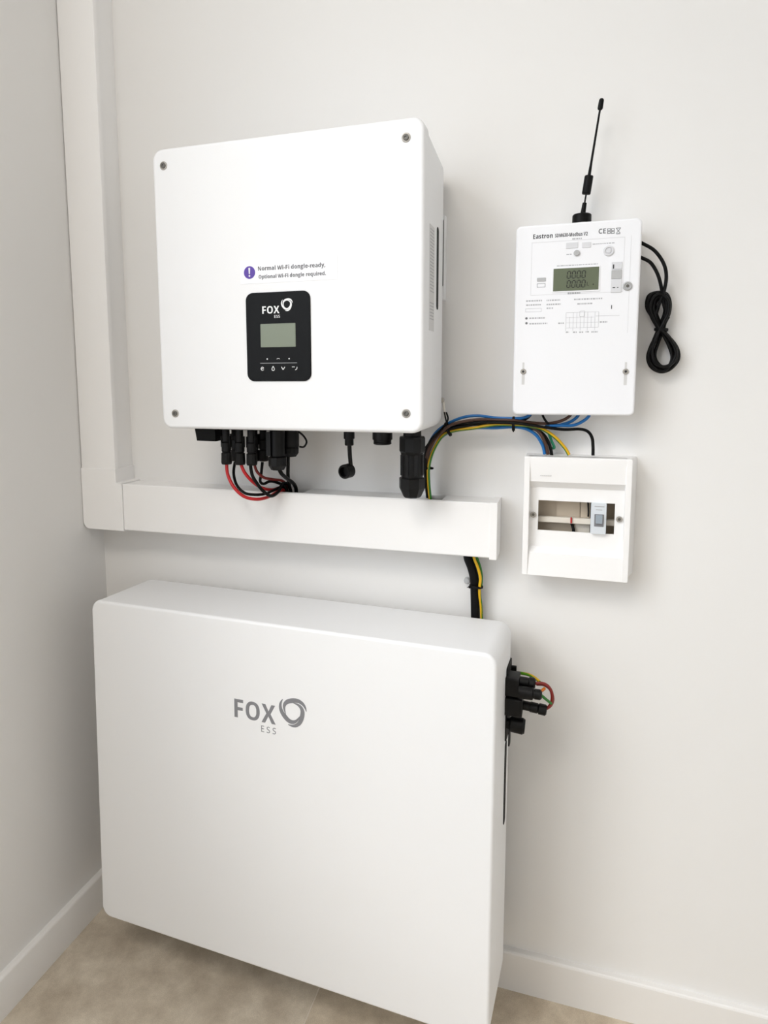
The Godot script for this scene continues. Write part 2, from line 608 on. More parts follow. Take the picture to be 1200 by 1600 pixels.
# ------------------------------------------------------------------ small shared pieces
func hex_screw(parent: Node3D, at: Vector3, r: float, ring := true) -> void:
	var st := mb()
	lathe(st, at, Vector3.BACK, [[r, -0.001], [r, 0.0006], [r * 0.92, 0.0011], [r * 0.78, 0.0012], [r * 0.72, 0.0004], [0.0, 0.0004]] if ring else [[r, -0.001], [r, 0.0008], [r * 0.8, 0.0012], [0.0, 0.0012]], 24)
	var s := part("screw", st, M.steel, parent)
	st = mb()
	lathe(st, at, Vector3.BACK, [[r * 0.62, 0.0], [r * 0.62, 0.0014], [r * 0.5, 0.002], [r * 0.34, 0.002], [r * 0.3, 0.0009], [0.0, 0.0009]], 20)
	part("screw_head", st, M.dark_steel, s)

func tie(label: String, at: Vector3, dir: Vector3, rx: float, ry: float, tail: Vector3) -> void:
	var t := thing("cable_tie", label, "cable tie", at, "black cable ties")
	var st := mb()
	var f := aim(at, dir)
	var poly := PackedVector2Array()
	for i in 20:
		var a := TAU * i / 20
		poly.append(Vector2(cos(a) * rx, sin(a) * ry))
	loft(st, poly, [[0.0007, -0.002, 1, -0.3], [0.0, -0.0014, 1, 0], [0.0, 0.0014, 1, 0], [0.0007, 0.002, 1, 0.3]], f)
	part("band", st, M.soft_black, t)
	st = mb()
	var h := at + tail.normalized() * minf(rx, ry) * 0.95
	loft(st, rrect(0, 0, 0.0045, 0.0036, 0.0008, 2), chamfered(-0.001, 0.004, 0.0006), aim(h, tail))
	part("lock", st, M.soft_black, t)
	if tail.length() > 0.004:
		st = mb()
		loft(st, rrect(0, 0, 0.0026, 0.0011, 0.0004, 2), [[0.0, 0.0, 1, 0], [0.0003, tail.length(), 1, 0]], aim(h, tail))
		part("tail", st, M.soft_black, t)

# emblem of three interlocking crescents, centred on the frame's origin, facing z
func emblem(st: SurfaceTool, t: Transform3D, R: float) -> void:
	for k in 3:
		var a0: float = [0.15, 2.35, 4.35][k]
		var span: float = [3.5, 3.6, 3.5][k]
		var n := 40
		var pts := []
		for i in n + 1:
			var u := float(i) / n
			var a := a0 + span * u
			var wob := 1.0 + 0.07 * cos(3.0 * a - 1.75)
			var ro := R * wob * (1.0 - 0.36 * smoothstep(0.25, 1.0, u))
			var wd := R * (0.30 * sin(PI * pow(u, 0.8)) + 0.015)
			pts.append([Vector2(cos(a), sin(a) * 1.02) * ro, Vector2(cos(a), sin(a) * 1.02) * (ro - wd)])
		var nz := t.basis.z.normalized()
		for i in n:
			var z := 0.0004 + k * 0.00002
			var q := []
			for p in [pts[i][0], pts[i + 1][0], pts[i + 1][1], pts[i][1]]:
				q.append(t * Vector3(p.x, p.y, z))
			quad(st, q[0], q[1], q[2], q[3], nz, nz, nz, nz)
			var b := []
			for p in [pts[i][0], pts[i + 1][0], pts[i + 1][1], pts[i][1]]:
				b.append(t * Vector3(p.x, p.y, 0.0))
			var o := (t.basis * Vector3(pts[i][0].x, pts[i][0].y, 0)).normalized()
			quad(st, q[0], q[1], b[1], b[0], o, o, o, o)
			quad(st, q[3], q[2], b[2], b[3], -o, -o, -o, -o)

# ------------------------------------------------------------------ inverter
func inverter() -> void:
	var x0 := 0.2678
	var x1 := 0.6966
	var y0 := 0.9990
	var y1 := 1.4290
	var zf := 0.1762
	var t := thing("solar_inverter", "white boxy wall inverter with black display panel above the trunking", "inverter", Vector3((x0 + x1) / 2, y0, 0.09))
	var st := mb()
	loft(st, rrect((x0 + x1) / 2, (y0 + y1) / 2, x1 - x0, y1 - y0, 0.016, 8), rounded(0.018, zf - 0.0265, 0.02, 0.0006), Transform3D.IDENTITY, [0, y0, y1, zf, 0.024])
	part("housing", st, M.coat, t)
	st = mb()
	loft(st, rrect((x0 + x1) / 2, (y0 + y1) / 2, x1 - x0 + 0.0012, y1 - y0 + 0.0012, 0.017, 8), rounded(zf - 0.026, zf, 0.0004, 0.0055, 6))
	var cover := part("front_cover", st, M.coat, t)
	for p in [Vector3(0.2876, 1.4039, 0.1762), Vector3(0.6713, 1.4032, 0.1762), Vector3(0.2922, 1.0227, 0.1762), Vector3(0.6725, 1.0270, 0.1762)]:
		hex_screw(t, p, 0.0064)
	# sticker
	st = slab(0.4152, 0.5706, 1.2195, 1.2535, zf - 0.0002, zf + 0.0004, 0.001, 0.0001)
	var s := part("sticker", st, M.sticker, t, "white paper sticker with purple exclamation disc")
	st = mb()
	lathe(st, Vector3(0.4301, 1.2360, 0.1762) + Vector3(0, 0, 0.0004), Vector3.BACK, [[0.0093, 0.0], [0.0093, 0.0003], [0.0, 0.0003]], 40)
	part("disc", st, M.purple, s)
	st = mb()
	var ex: Vector3 = Vector3(0.4301, 1.2360, 0.1762) + Vector3(0, 0, 0.0007)
	loft(st, PackedVector2Array([Vector2(-0.0009, -0.0022), Vector2(0.0009, -0.0022), Vector2(0.0015, 0.0068), Vector2(-0.0015, 0.0068)]), [[0.0, 0.0, 1, 0], [0.0, 0.0003, 1, 0]], Transform3D(Basis.IDENTITY, ex))
	lathe(st, ex + Vector3(0, -0.005, 0), Vector3.BACK, [[0.0014, 0.0], [0.0014, 0.0003], [0.0, 0.0003]], 16)
	part("exclamation_mark", st, M.print_white, s)
	words("lettering", "Normal Wi-Fi dongle-ready,", M.print_mid, s, Vector3(0.4981, 1.2407, 0.1762) + Vector3(0, -0.0006, 0.0006), 0.1075, 0.0084, true)
	words("lettering", "Optional Wi-Fi dongle required.", M.print_mid, s, Vector3(0.4989, 1.2287, 0.1762) + Vector3(0, -0.0006, 0.0006), 0.1075, 0.0076, true)
	# display panel
	st = slab(0.4229, 0.5279, 1.0735, 1.2057, zf - 0.0005, zf + 0.0016, 0.0115, 0.0006)
	var p := part("display_panel", st, M.panel, t, "black display panel with a small screen")
	st = slab(0.4468, 0.5040, 1.1245, 1.1592, zf + 0.0010, zf + 0.0019, 0.001, 0.0002)
	part("screen", st, M.lcd, p, "grey-green blank screen")
	var z := zf + 0.0017
	words("lettering", "FOX", M.print_white, p, Vector3(0.4645, 1.1797, z), 0.0282, 0.0110, true)
	words("lettering", "ESS", M.print_white, p, Vector3(0.4747, 1.1697, z), 0.0092, 0.0042)
	st = mb()
	emblem(st, Transform3D(Basis.IDENTITY, Vector3(0.4909, 1.1869, 0.1762) + Vector3(0, 0, 0.0016)), 0.0092)
	part("emblem", st, M.print_white, p)
	st = mb()
	bx(st, Vector3(0.4452, 1.1004, z - 0.0002), Vector3(0.5056, 1.1010, z + 0.0002))
	part("dividing_line", st, M.print_pale, p)
	for c in [Vector3(0.4570, 1.1070, z), Vector3(0.4930, 1.1070, z)]:
		st = mb()
		lathe(st, c, Vector3.BACK, [[0.0011, -0.0003], [0.0011, 0.0003], [0.0, 0.0003]], 12)
		part("indicator", st, M.print_white, p)
	st = mb()
	tube(st, [Vector3(0.4730, 1.1065, z), Vector3(0.4740, 1.1076, z), Vector3(0.4752, 1.1072, z), Vector3(0.4764, 1.1076, z), Vector3(0.4774, 1.1065, z)], 0.0004, 6, 4)
	part("icon", st, M.print_white, p)
	for k in 4:
		st = mb()
		var cx: float = [0.4486, 0.4665, 0.4830, 0.5015][k]
		var cy := 1.0925
		match k:
			0:
				tube(st, [Vector3(cx + 0.0024, cy - 0.0016, z), Vector3(cx - 0.0006, cy - 0.0026, z), Vector3(cx - 0.0024, cy, z), Vector3(cx - 0.0002, cy + 0.0024, z), Vector3(cx + 0.0022, cy + 0.0008, z), Vector3(cx - 0.002, cy - 0.0003, z)], 0.0005, 6, 6)
			1:
				tube(st, [Vector3(cx, cy + 0.0036, z), Vector3(cx - 0.002, cy - 0.0004, z), Vector3(cx - 0.0012, cy - 0.0026, z), Vector3(cx + 0.0012, cy - 0.0026, z), Vector3(cx + 0.002, cy - 0.0004, z), Vector3(cx, cy + 0.0036, z)], 0.0006, 6, 6)
			2:
				tube(st, [Vector3(cx - 0.0028, cy + 0.0024, z), Vector3(cx - 0.0002, cy - 0.0018, z)], 0.0006, 6, 1)
				tube(st, [Vector3(cx + 0.0028, cy + 0.0024, z), Vector3(cx, cy - 0.0018, z)], 0.0006, 6, 1)
			3:
				tube(st, [Vector3(cx - 0.004, cy + 0.0022, z), Vector3(cx + 0.0005, cy + 0.0022, z)], 0.0005, 6, 1)
				tube(st, [Vector3(cx + 0.0040, cy + 0.0022, z), Vector3(cx + 0.0036, cy - 0.0008, z), Vector3(cx + 0.0012, cy - 0.0022, z)], 0.0006, 6, 5)
		part("icon", st, M.print_white, p)
	# right side: rating label, vent slot, wall bracket
	st = mb()
	bx(st, Vector3(x1 - 0.001, 1.146, 0.104), Vector3(x1 + 0.0005, 1.296, 0.137))
	var lab := part("rating_label", st, M.silver_label, t, "grey printed rating label on the side")
	st = mb()
	var rng := RandomNumberGenerator.new()
	rng.seed = 4
	for i in 26:
		var yy := 1.290 - i * 0.0046 - (0.012 if i > 19 else 0.0)
		var zz := 0.134
		while zz > 0.110:
			var l := rng.randf_range(0.002, 0.008)
			bx(st, Vector3(x1, yy - 0.0008, maxf(zz - l, 0.107)), Vector3(x1 + 0.0007, yy + 0.0008, zz))
			zz -= l + 0.0015
	part("print", st, M.print_pale, lab)
	st = mb()
	loft(st, rrect(0, 0, 0.014, 0.122, 0.006, 4), [[0.0, -0.004, 1, 0], [0.0, 0.0004, 1, 0]], Transform3D(Basis(Vector3(0, 0, -1), Vector3.UP, Vector3.RIGHT), Vector3(x1, 1.2415, 0.0785)))
	part("vent_slot", st, M.soft_black, t, "narrow black slot")
	st = mb()
	bx(st, Vector3(x0 + 0.05, 1.19, 0.0), Vector3(x1 - 0.012, 1.345, 0.0178))
	bx(st, Vector3(x1 - 0.012, 1.202, 0.0), Vector3(x1 - 0.001, 1.334, 0.0178))
	part("wall_bracket", st, M.coat, t)
	st = mb()
	loft(st, rrect(0, 0, 0.0085, 0.102, 0.004, 3), [[0.0, -0.006, 1, 0], [0.0, -0.0002, 1, 0]], Transform3D(Basis(Vector3(0, 0, -1), Vector3.UP, Vector3.RIGHT), Vector3(x1, 1.272, 0.034)))
	part("bracket_slot", st, M.soft_black, t, "narrow black slot")
	st = mb()
	lathe(st, Vector3(x1 - 0.001, 1.041, 0.030), Vector3.RIGHT, [[0.0048, 0.0], [0.0048, 0.003], [0.0028, 0.0042], [0.0, 0.0042]], 6, true)
	part("earth_screw", st, M.steel, t)
	st = mb()
	tube(st, [Vector3(x1 + 0.0024, 1.038, 0.030), Vector3(x1 + 0.0035, 1.026, 0.030), Vector3(x1 + 0.006, 1.012, 0.031)], 0.0022, 8)
	part("earth_lug", st, M.lug, t)
	# underside: switch, sockets, glands
	st = mb()
	var zs := 0.10
	loft(st, PackedVector2Array([Vector2(0.2954, 0.9736), Vector2(0.3312, 0.9733), Vector2(0.3312, y0 + 0.001), Vector2(0.2908, y0 + 0.001)]), chamfered(zs - 0.02, zs + 0.02, 0.001))
	part("isolator_switch", st, M.soft_black, t)
	st = mb()
	bx(st, Vector3(0.3184, y0 - 0.004, 0.05), Vector3(0.4731, y0 + 0.002, 0.14))
	part("socket_plate", st, M.soft_black, t)
	st = mb()
	lathe(st, Vector3(0.6129, y0 + 0.002, 0.09), Vector3.DOWN, [[0.0158, 0.0], [0.0158, 0.0205], [0.0142, 0.021], [0.0142, 0.0238], [0.0135, 0.0242], [0.0142, 0.0246], [0.0142, 0.0275], [0.012, 0.0285], [0.0, 0.0285]], 28)
	part("communication_port", st, M.black, t)
	st = mb()
	var dx := 0.5572
	lathe(st, Vector3(dx, y0 + 0.002, 0.09), Vector3.DOWN, [[0.0088, 0.0], [0.0088, 0.0205], [0.0072, 0.021], [0.0072, 0.0305], [0.0064, 0.0315], [0.0, 0.0315]], 20)
	var dg := part("antenna_port", st, M.black, t)
	st = mb()
	tube(st, [Vector3(dx + 0.0004, y0 - 0.025, 0.09), Vector3(dx + 0.001, y0 - 0.045, 0.09), Vector3(dx + 0.001, y0 - 0.068, 0.084)], 0.0034, 12)
	part("strap", st, M.black, dg)
	st = mb()
	var capc: Vector3 = Vector3(0.5512, 0.9267, 0.0880)
	lathe(st, capc + Vector3(0.004, 0.001, -0.008), Vector3(-0.32, -0.05, 0.95), [[0.0, 0.0], [0.0098, 0.0], [0.0118, 0.0015], [0.0118, 0.016], [0.0108, 0.0178], [0.0082, 0.0178], [0.0078, 0.009], [0.0, 0.009]], 28)
	part("dust_cap", st, M.black, dg, "round black dust cap hanging from its strap")

# ------------------------------------------------------------------ plugs and cables under the inverter
func plug_cable(called: String, label: String, at: Vector3, path: Array, m: Material, r: float, group: String, slim := 1.0) -> void:
	var t := thing(called, label, "cable", path[path.size() - 1], group)
	var st := mb()
	tube(st, path, r, 10, 8)
	part("cable", st, m, t)
	st = mb()
	var k := slim
	lathe(st, at, Vector3.DOWN, [[0.0, 0.0], [0.0064 * k, 0.0], [0.0064 * k, 0.021], [0.0080 * k, 0.0225], [0.0080 * k, 0.037], [0.0068 * k, 0.0385], [0.0068 * k, 0.0395]], 20)
	var pl := part("plug", st, M.black, t)
	st = mb()
	lathe(st, at, Vector3.DOWN, [[0.0068 * k, 0.0392], [0.0086 * k, 0.0402], [0.0091 * k, 0.056], [0.0082 * k, 0.0592], [0.0026, 0.060], [0.0, 0.060]], 12, true)
	part("nut", st, M.black, pl)
	st = mb()
	for s in [-1.0, 1.0]:
		bx(st, at + Vector3(s * 0.0075 * k - 0.0011, -0.030, -0.003), at + Vector3(s * 0.0075 * k + 0.0011, -0.012, 0.003))
	part("latch", st, M.soft_black, pl)

func inverter_cables() -> void:
	var y := 0.9942
	var g := "solar cables plugged under the inverter"
	var ends := [
		["red_solar_cable", "red cable hanging lowest from the outermost plug under the inverter", Vector3(0.3483, 0.9837, 0.1150), [Vector3(0.3480, 0.9362, 0.1150), Vector3(0.3509, 0.9170, 0.1170), Vector3(0.3639, 0.8964, 0.1200), Vector3(0.3815, 0.8817, 0.1180), Vector3(0.4001, 0.8765, 0.1080), Vector3(0.4099, 0.8771, 0.0845), Vector3(0.4154, 0.8825, 0.0526), Vector3(0.4149, 0.8811, 0.0356), Vector3(0.4124, 0.8730, 0.0270)], M.red, 1.0],
		["red_solar_cable", "red cable from the middle front plug, running behind a black loop", Vector3(0.3734, 0.9842, 0.1150), [Vector3(0.3744, 0.9371, 0.1150), Vector3(0.3806, 0.9221, 0.1140), Vector3(0.3913, 0.9066, 0.1080), Vector3(0.3984, 0.8933, 0.0896), Vector3(0.4039, 0.8854, 0.0627), Vector3(0.4054, 0.8841, 0.0359), Vector3(0.4095, 0.8861, 0.0183), Vector3(0.4120, 0.8728, 0.0133)], M.red, 1.0],
		["black_solar_cable", "black cable looping down from the third front plug under the inverter", Vector3(0.3952, 0.9847, 0.1150), [Vector3(0.3922, 0.9377, 0.1150), Vector3(0.3957, 0.9187, 0.1160), Vector3(0.4042, 0.9039, 0.1150), Vector3(0.4122, 0.8902, 0.1080), Vector3(0.4178, 0.8798, 0.0902), Vector3(0.4195, 0.8838, 0.0643), Vector3(0.4166, 0.8929, 0.0427), Vector3(0.4227, 0.8906, 0.0287), Vector3(0.4209, 0.8736, 0.0183)], M.rubber, 1.0],
		["black_solar_cable", "black cable curving low beside the lowest red cable", Vector3(0.3409, 0.9797, 0.0700), [Vector3(0.3395, 0.9326, 0.0700), Vector3(0.3418, 0.9137, 0.0800), Vector3(0.3554, 0.8964, 0.0950), Vector3(0.3723, 0.8847, 0.1000), Vector3(0.3890, 0.8814, 0.0950), Vector3(0.4018, 0.8813, 0.0811), Vector3(0.4101, 0.8851, 0.0607), Vector3(0.4116, 0.8856, 0.0343), Vector3(0.4124, 0.8732, 0.0191)], M.rubber, 0.95],
		["red_solar_cable", "dull red cable sweeping sideways from the rear plugs to the trunking slot", Vector3(0.3753, 0.9800, 0.0650), [Vector3(0.3741, 0.9331, 0.0650), Vector3(0.3792, 0.9177, 0.0662), Vector3(0.3906, 0.9064, 0.0624), Vector3(0.4027, 0.9021, 0.0520), Vector3(0.4131, 0.8980, 0.0371), Vector3(0.4164, 0.8886, 0.0260), Vector3(0.4182, 0.8739, 0.0263)], M.dull_red, 0.95],
		["black_solar_cable", "thin black cable dropping straight from the rear plugs into a hook", Vector3(0.3900, 0.9799, 0.0600), [Vector3(0.3876, 0.9330, 0.0600), Vector3(0.3845, 0.9126, 0.0595), Vector3(0.3825, 0.8990, 0.0599), Vector3(0.3882, 0.8944, 0.0580), Vector3(0.3968, 0.8981, 0.0500), Vector3(0.4064, 0.8943, 0.0397), Vector3(0.4169, 0.8879, 0.0335), Vector3(0.4226, 0.8742, 0.0322)], M.rubber, 0.95],
	]
	for e in ends:
		var at: Vector3 = e[2]
		plug_cable(e[0], e[1], Vector3(at.x, y, at.z), e[3], e[4], 0.0028 if e[5] >= 1.0 else 0.0025, g, e[5])
	# communication glands
	var t := thing("gland_cable", "black cable with a fat dark ribbed gland nut beside the solar plugs", "cable", Vector3(0.4365, 0.8762, 0.0300), "communication cables")
	var a: Vector3 = Vector3(0.4350, 0.9843, 0.1000)
	a.y = y
	var st := mb()
	lathe(st, a, Vector3.DOWN, [[0.0, 0.0], [0.0125, 0.0], [0.0125, 0.0442], [0.0, 0.0442]], 24)
	bx(st, a + Vector3(-0.0135, -0.0435, 0.004), a + Vector3(-0.006, -0.004, 0.0145))
	part("gland_body", st, M.black, t)
	st = mb()
	lathe(st, a, Vector3.DOWN, [[0.0125, 0.0444], [0.0155, 0.0465], [0.0155, 0.060], [0.011, 0.0675], [0.0, 0.068]], 10, true)
	part("nut", st, M.black, t)
	st = mb()
	tube(st, [Vector3(0.4362, 0.9310, 0.1000), Vector3(0.4395, 0.9196, 0.0950), Vector3(0.4410, 0.9081, 0.0750), Vector3(0.4406, 0.8966, 0.0500), Vector3(0.4384, 0.8861, 0.0340), Vector3(0.4360, 0.8755, 0.0260)], 0.0034, 10)
	part("cable", st, M.rubber, t)
	t = thing("gland_cable", "black cable dropping straight into the trunking slot from a wide rounded gland", "cable", Vector3(0.4279, 0.8758, 0.0300), "communication cables")
	a = Vector3(0.4431, 0.9816, 0.0660)
	a.y = y
	st = mb()
	lathe(st, a, Vector3.DOWN, [[0.0, 0.0], [0.0155, 0.0], [0.0155, 0.032], [0.0, 0.032]], 24)
	part("gland_body", st, M.black, t)
	st = mb()
	lathe(st, a, Vector3.DOWN, [[0.0142, 0.0322], [0.0148, 0.0345], [0.0145, 0.043], [0.010, 0.049], [0.0, 0.050]], 12, true)
	part("nut", st, M.black, t)
	st = mb()
	tube(st, [Vector3(0.4389, 0.9465, 0.0660), Vector3(0.4377, 0.9285, 0.0640), Vector3(0.4356, 0.9102, 0.0600), Vector3(0.4279, 0.8913, 0.0380), Vector3(0.4258, 0.8760, 0.0267)], 0.0032, 10)
	part("cable", st, M.rubber, t)
	t = thing("sealing_cord", "short thin black cord looping beside the rounded gland", "cord", Vector3(0.4732, 0.9864, 0.0900))
	st = mb()
	tube(st, [Vector3(0.4687, 0.9905, 0.0900), Vector3(0.4777, 0.9833, 0.0900), Vector3(0.4832, 0.9739, 0.0900), Vector3(0.4785, 0.9653, 0.0900), Vector3(0.4705, 0.9651, 0.0900)], 0.0016, 8)
	part("loop", st, M.rubber, t)
	# large mains connector
	var c: Vector3 = Vector3(0.6636, 0.9892, 0.1000)
	c.y = 0.9988
	t = thing("mains_connector", "large black screw connector under the inverter corner beside the coloured wires", "connector", Vector3(c.x, 0.88, c.z))
	st = mb()
	lathe(st, c, Vector3.DOWN, [[0.0, 0.0], [0.0138, 0.0], [0.0138, 0.013], [0.0, 0.013]], 24)
	part("neck", st, M.black, t)
	st = mb()
	lathe(st, c, Vector3.DOWN, [[0.0138, 0.011], [0.0195, 0.0115], [0.0205, 0.014], [0.0205, 0.034], [0.0185, 0.0365], [0.0, 0.0365]], 10, true)
	part("collar", st, M.black, t)
	st = mb()
	lathe(st, c, Vector3.DOWN, [[0.0182, 0.036], [0.0172, 0.04], [0.0168, 0.075], [0.0, 0.075]], 24)
	for k in 8:
		var an := TAU * k / 8 + 0.2
		var q := c + Vector3(cos(an) * 0.0168, -0.0555, sin(an) * 0.0168)
		bx(st, q - Vector3(0.002, 0.016, 0.002), q + Vector3(0.002, 0.016, 0.002))
	part("barrel", st, M.black, t)
	st = mb()
	lathe(st, c, Vector3.DOWN, [[0.0178, 0.075], [0.0205, 0.0765], [0.0205, 0.092], [0.0145, 0.105], [0.012, 0.107], [0.0, 0.107]], 8, true)
	part("gland_nut", st, M.black, t)

# ------------------------------------------------------------------ wires between trunking, meter and breaker enclosure
func wire(called: String, label: String, path: Array, m: Material, r := 0.0023, group := "", m2: Material = null, turn := 0.0, start := 0.0) -> void:
	var t := thing(called, label, "wire", path[0], group)
	var st := mb()
	tube(st, path, r, 10, 8)
	part("insulation", st, m, t)
	if m2:
		st = mb()
		stripe(st, path, r * 1.06, start, turn)
		part("stripe", st, m2, t, "second colour along the wire")

func wires() -> void:
	var g := "coloured mains wires"
	wire("earth_wire", "yellow and green striped wire arching from trunking to breaker box", [Vector3(0.6804, 0.8737, 0.0350), Vector3(0.6791, 0.8827, 0.0368), Vector3(0.6769, 0.9084, 0.0382), Vector3(0.6767, 0.9316, 0.0374), Vector3(0.6830, 0.9570, 0.0370), Vector3(0.6986, 0.9835, 0.0371), Vector3(0.7174, 0.9922, 0.0349), Vector3(0.7491, 0.9972, 0.0364), Vector3(0.7820, 1.0034, 0.0392), Vector3(0.8115, 1.0037, 0.0379), Vector3(0.8362, 1.0022, 0.0375), Vector3(0.8552, 0.9968, 0.0323), Vector3(0.8734, 0.9847, 0.0290), Vector3(0.8880, 0.9688, 0.0260), Vector3(0.8950, 0.9574, 0.0250)], M.yellow, 0.0027, g, M.green, 0.12, -0.55)
	wire("blue_wire", "blue wire forming the low edge of the bundle, bending into the breaker box", [Vector3(0.6725, 0.8717, 0.0256), Vector3(0.6722, 0.8850, 0.0264), Vector3(0.6713, 0.9064, 0.0253), Vector3(0.6730, 0.9322, 0.0260), Vector3(0.6808, 0.9572, 0.0278), Vector3(0.6971, 0.9815, 0.0305), Vector3(0.7192, 0.9927, 0.0294), Vector3(0.7532, 0.9971, 0.0306), Vector3(0.7837, 0.9978, 0.0325), Vector3(0.8103, 0.9997, 0.0322), Vector3(0.8298, 0.9970, 0.0315), Vector3(0.8454, 0.9869, 0.0281), Vector3(0.8553, 0.9710, 0.0259), Vector3(0.8586, 0.9574, 0.0249)], M.blue, 0.0026, g)
	wire("brown_wire", "brown wire through the middle of the bundle, turning down into the breaker box", [Vector3(0.6780, 0.8724, 0.0272), Vector3(0.6767, 0.8879, 0.0294), Vector3(0.6729, 0.9092, 0.0306), Vector3(0.6713, 0.9329, 0.0313), Vector3(0.6752, 0.9563, 0.0312), Vector3(0.6901, 0.9825, 0.0293), Vector3(0.7125, 0.9967, 0.0313), Vector3(0.7532, 1.0063, 0.0293), Vector3(0.7864, 1.0094, 0.0315), Vector3(0.8112, 1.0053, 0.0302), Vector3(0.8335, 1.0020, 0.0301), Vector3(0.8497, 0.9919, 0.0313), Vector3(0.8593, 0.9748, 0.0290), Vector3(0.8639, 0.9574, 0.0270)], M.brown, 0.0026, g)
	wire("black_wire", "black wire inside the bundle beside the brown, ending in the breaker box", [Vector3(0.6754, 0.8730, 0.0324), Vector3(0.6734, 0.8903, 0.0345), Vector3(0.6713, 0.9117, 0.0363), Vector3(0.6705, 0.9353, 0.0369), Vector3(0.6725, 0.9589, 0.0377), Vector3(0.6867, 0.9834, 0.0394), Vector3(0.7127, 0.9956, 0.0393), Vector3(0.7546, 1.0036, 0.0351), Vector3(0.7864, 1.0034, 0.0311), Vector3(0.8103, 1.0025, 0.0250), Vector3(0.8352, 0.9987, 0.0252), Vector3(0.8536, 0.9902, 0.0255), Vector3(0.8642, 0.9754, 0.0259), Vector3(0.8687, 0.9591, 0.0245), Vector3(0.8696, 0.9451, 0.0250)], M.rubber, 0.0026, g)
	wire("blue_wire", "blue wire bulging highest above the bundle, up to the meter", [Vector3(0.6767, 0.9732, 0.0280), Vector3(0.6874, 0.9888, 0.0306), Vector3(0.7045, 1.0021, 0.0322), Vector3(0.7303, 1.0135, 0.0370), Vector3(0.7547, 1.0169, 0.0370), Vector3(0.7807, 1.0140, 0.0354), Vector3(0.8083, 1.0132, 0.0359), Vector3(0.8258, 1.0144, 0.0351), Vector3(0.8353, 1.0192, 0.0331), Vector3(0.8390, 1.0270, 0.0314)], M.blue, 0.0024, g)
	wire("brown_wire", "brown wire along the top of the bundle, climbing to the meter", [Vector3(0.6738, 0.9466, 0.0415), Vector3(0.6792, 0.9655, 0.0421), Vector3(0.6957, 0.9863, 0.0447), Vector3(0.7168, 1.0033, 0.0445), Vector3(0.7539, 1.0111, 0.0424), Vector3(0.7842, 1.0108, 0.0399), Vector3(0.8119, 1.0103, 0.0401), Vector3(0.8394, 1.0068, 0.0342), Vector3(0.8622, 1.0060, 0.0313), Vector3(0.8813, 1.0100, 0.0308), Vector3(0.8942, 1.0178, 0.0300), Vector3(0.8976, 1.0276, 0.0300)], M.brown, 0.0024, g)
	wire("black_wire", "long black wire running past the meter and hooking down into the breaker box", [Vector3(0.6717, 0.9631, 0.0327), Vector3(0.6861, 0.9821, 0.0339), Vector3(0.7105, 1.0002, 0.0358), Vector3(0.7534, 1.0062, 0.0414), Vector3(0.8122, 1.0065, 0.0439), Vector3(0.8527, 1.0014, 0.0411), Vector3(0.8855, 0.9972, 0.0345), Vector3(0.9088, 0.9979, 0.0300), Vector3(0.9210, 0.9945, 0.0280), Vector3(0.9278, 0.9847, 0.0260), Vector3(0.9297, 0.9708, 0.0250), Vector3(0.9301, 0.9574, 0.0250)], M.rubber, 0.0024, g)
	wire("blue_wire", "blue meter tail curving up under the meter, outermost", [Vector3(0.8654, 1.0022, 0.0343), Vector3(0.8817, 1.0030, 0.0337), Vector3(0.9002, 1.0038, 0.0321), Vector3(0.9140, 1.0102, 0.0300), Vector3(0.9220, 1.0181, 0.0300), Vector3(0.9245, 1.0279, 0.0300)], M.blue, 0.0024, g)
	wire("blue_wire", "shorter blue meter tail beside the brown one", [Vector3(0.8585, 1.0037, 0.0267), Vector3(0.8776, 1.0033, 0.0269), Vector3(0.8935, 1.0077, 0.0270), Vector3(0.9036, 1.0147, 0.0260), Vector3(0.9080, 1.0216, 0.0260), Vector3(0.9097, 1.0295, 0.0260)], M.blue, 0.0024, g)
	wire("black_wire", "short black meter tail rising over the cable tie", [Vector3(0.8133, 1.0081, 0.0346), Vector3(0.8256, 1.0109, 0.0303), Vector3(0.8331, 1.0158, 0.0275), Vector3(0.8366, 1.0218, 0.0257), Vector3(0.8375, 1.0290, 0.0261)], M.rubber, 0.0024, g)
	wire("black_wire", "stub of black wire slanting down from the meter base", [Vector3(0.8522, 1.0272, 0.0300), Vector3(0.8544, 1.0183, 0.0310), Vector3(0.8585, 1.0110, 0.0339), Vector3(0.8639, 1.0052, 0.0369)], M.rubber, 0.0018, g)
	wire("green_wire", "small green wire end by the breaker box top", [Vector3(0.8635, 0.9909, 0.0219), Vector3(0.8681, 0.9781, 0.0209), Vector3(0.8727, 0.9678, 0.0197), Vector3(0.8689, 0.9667, 0.0194)], M.teal, 0.0022, g)
	wire("bonding_wire", "thin black wire from the inverter side down to the connector", [Vector3(0.7039, 1.0218, 0.0340), Vector3(0.7071, 1.0116, 0.0341), Vector3(0.7032, 1.0020, 0.0376), Vector3(0.6917, 0.9880, 0.0454), Vector3(0.6813, 0.9750, 0.0501), Vector3(0.6752, 0.9655, 0.0600)], M.rubber, 0.0014)
	tie("black cable tie near the inverter corner with an upright tail", Vector3(0.7075, 0.9940, 0.0350), Vector3(1, 0.45, 0), 0.009, 0.012, Vector3(-0.004, 0.02, 0.003))
	tie("black cable tie round the bundle below the meter corner", Vector3(0.8109, 1.0050, 0.0350), Vector3(1, 0, 0), 0.0075, 0.0115, Vector3(0, -0.006, 0.001))
	tie("black cable tie low on the wires beside the large connector", Vector3(0.6738, 0.9298, 0.0330), Vector3(0.05, 1, 0), 0.0068, 0.0072, Vector3(0.005, 0, 0.002))
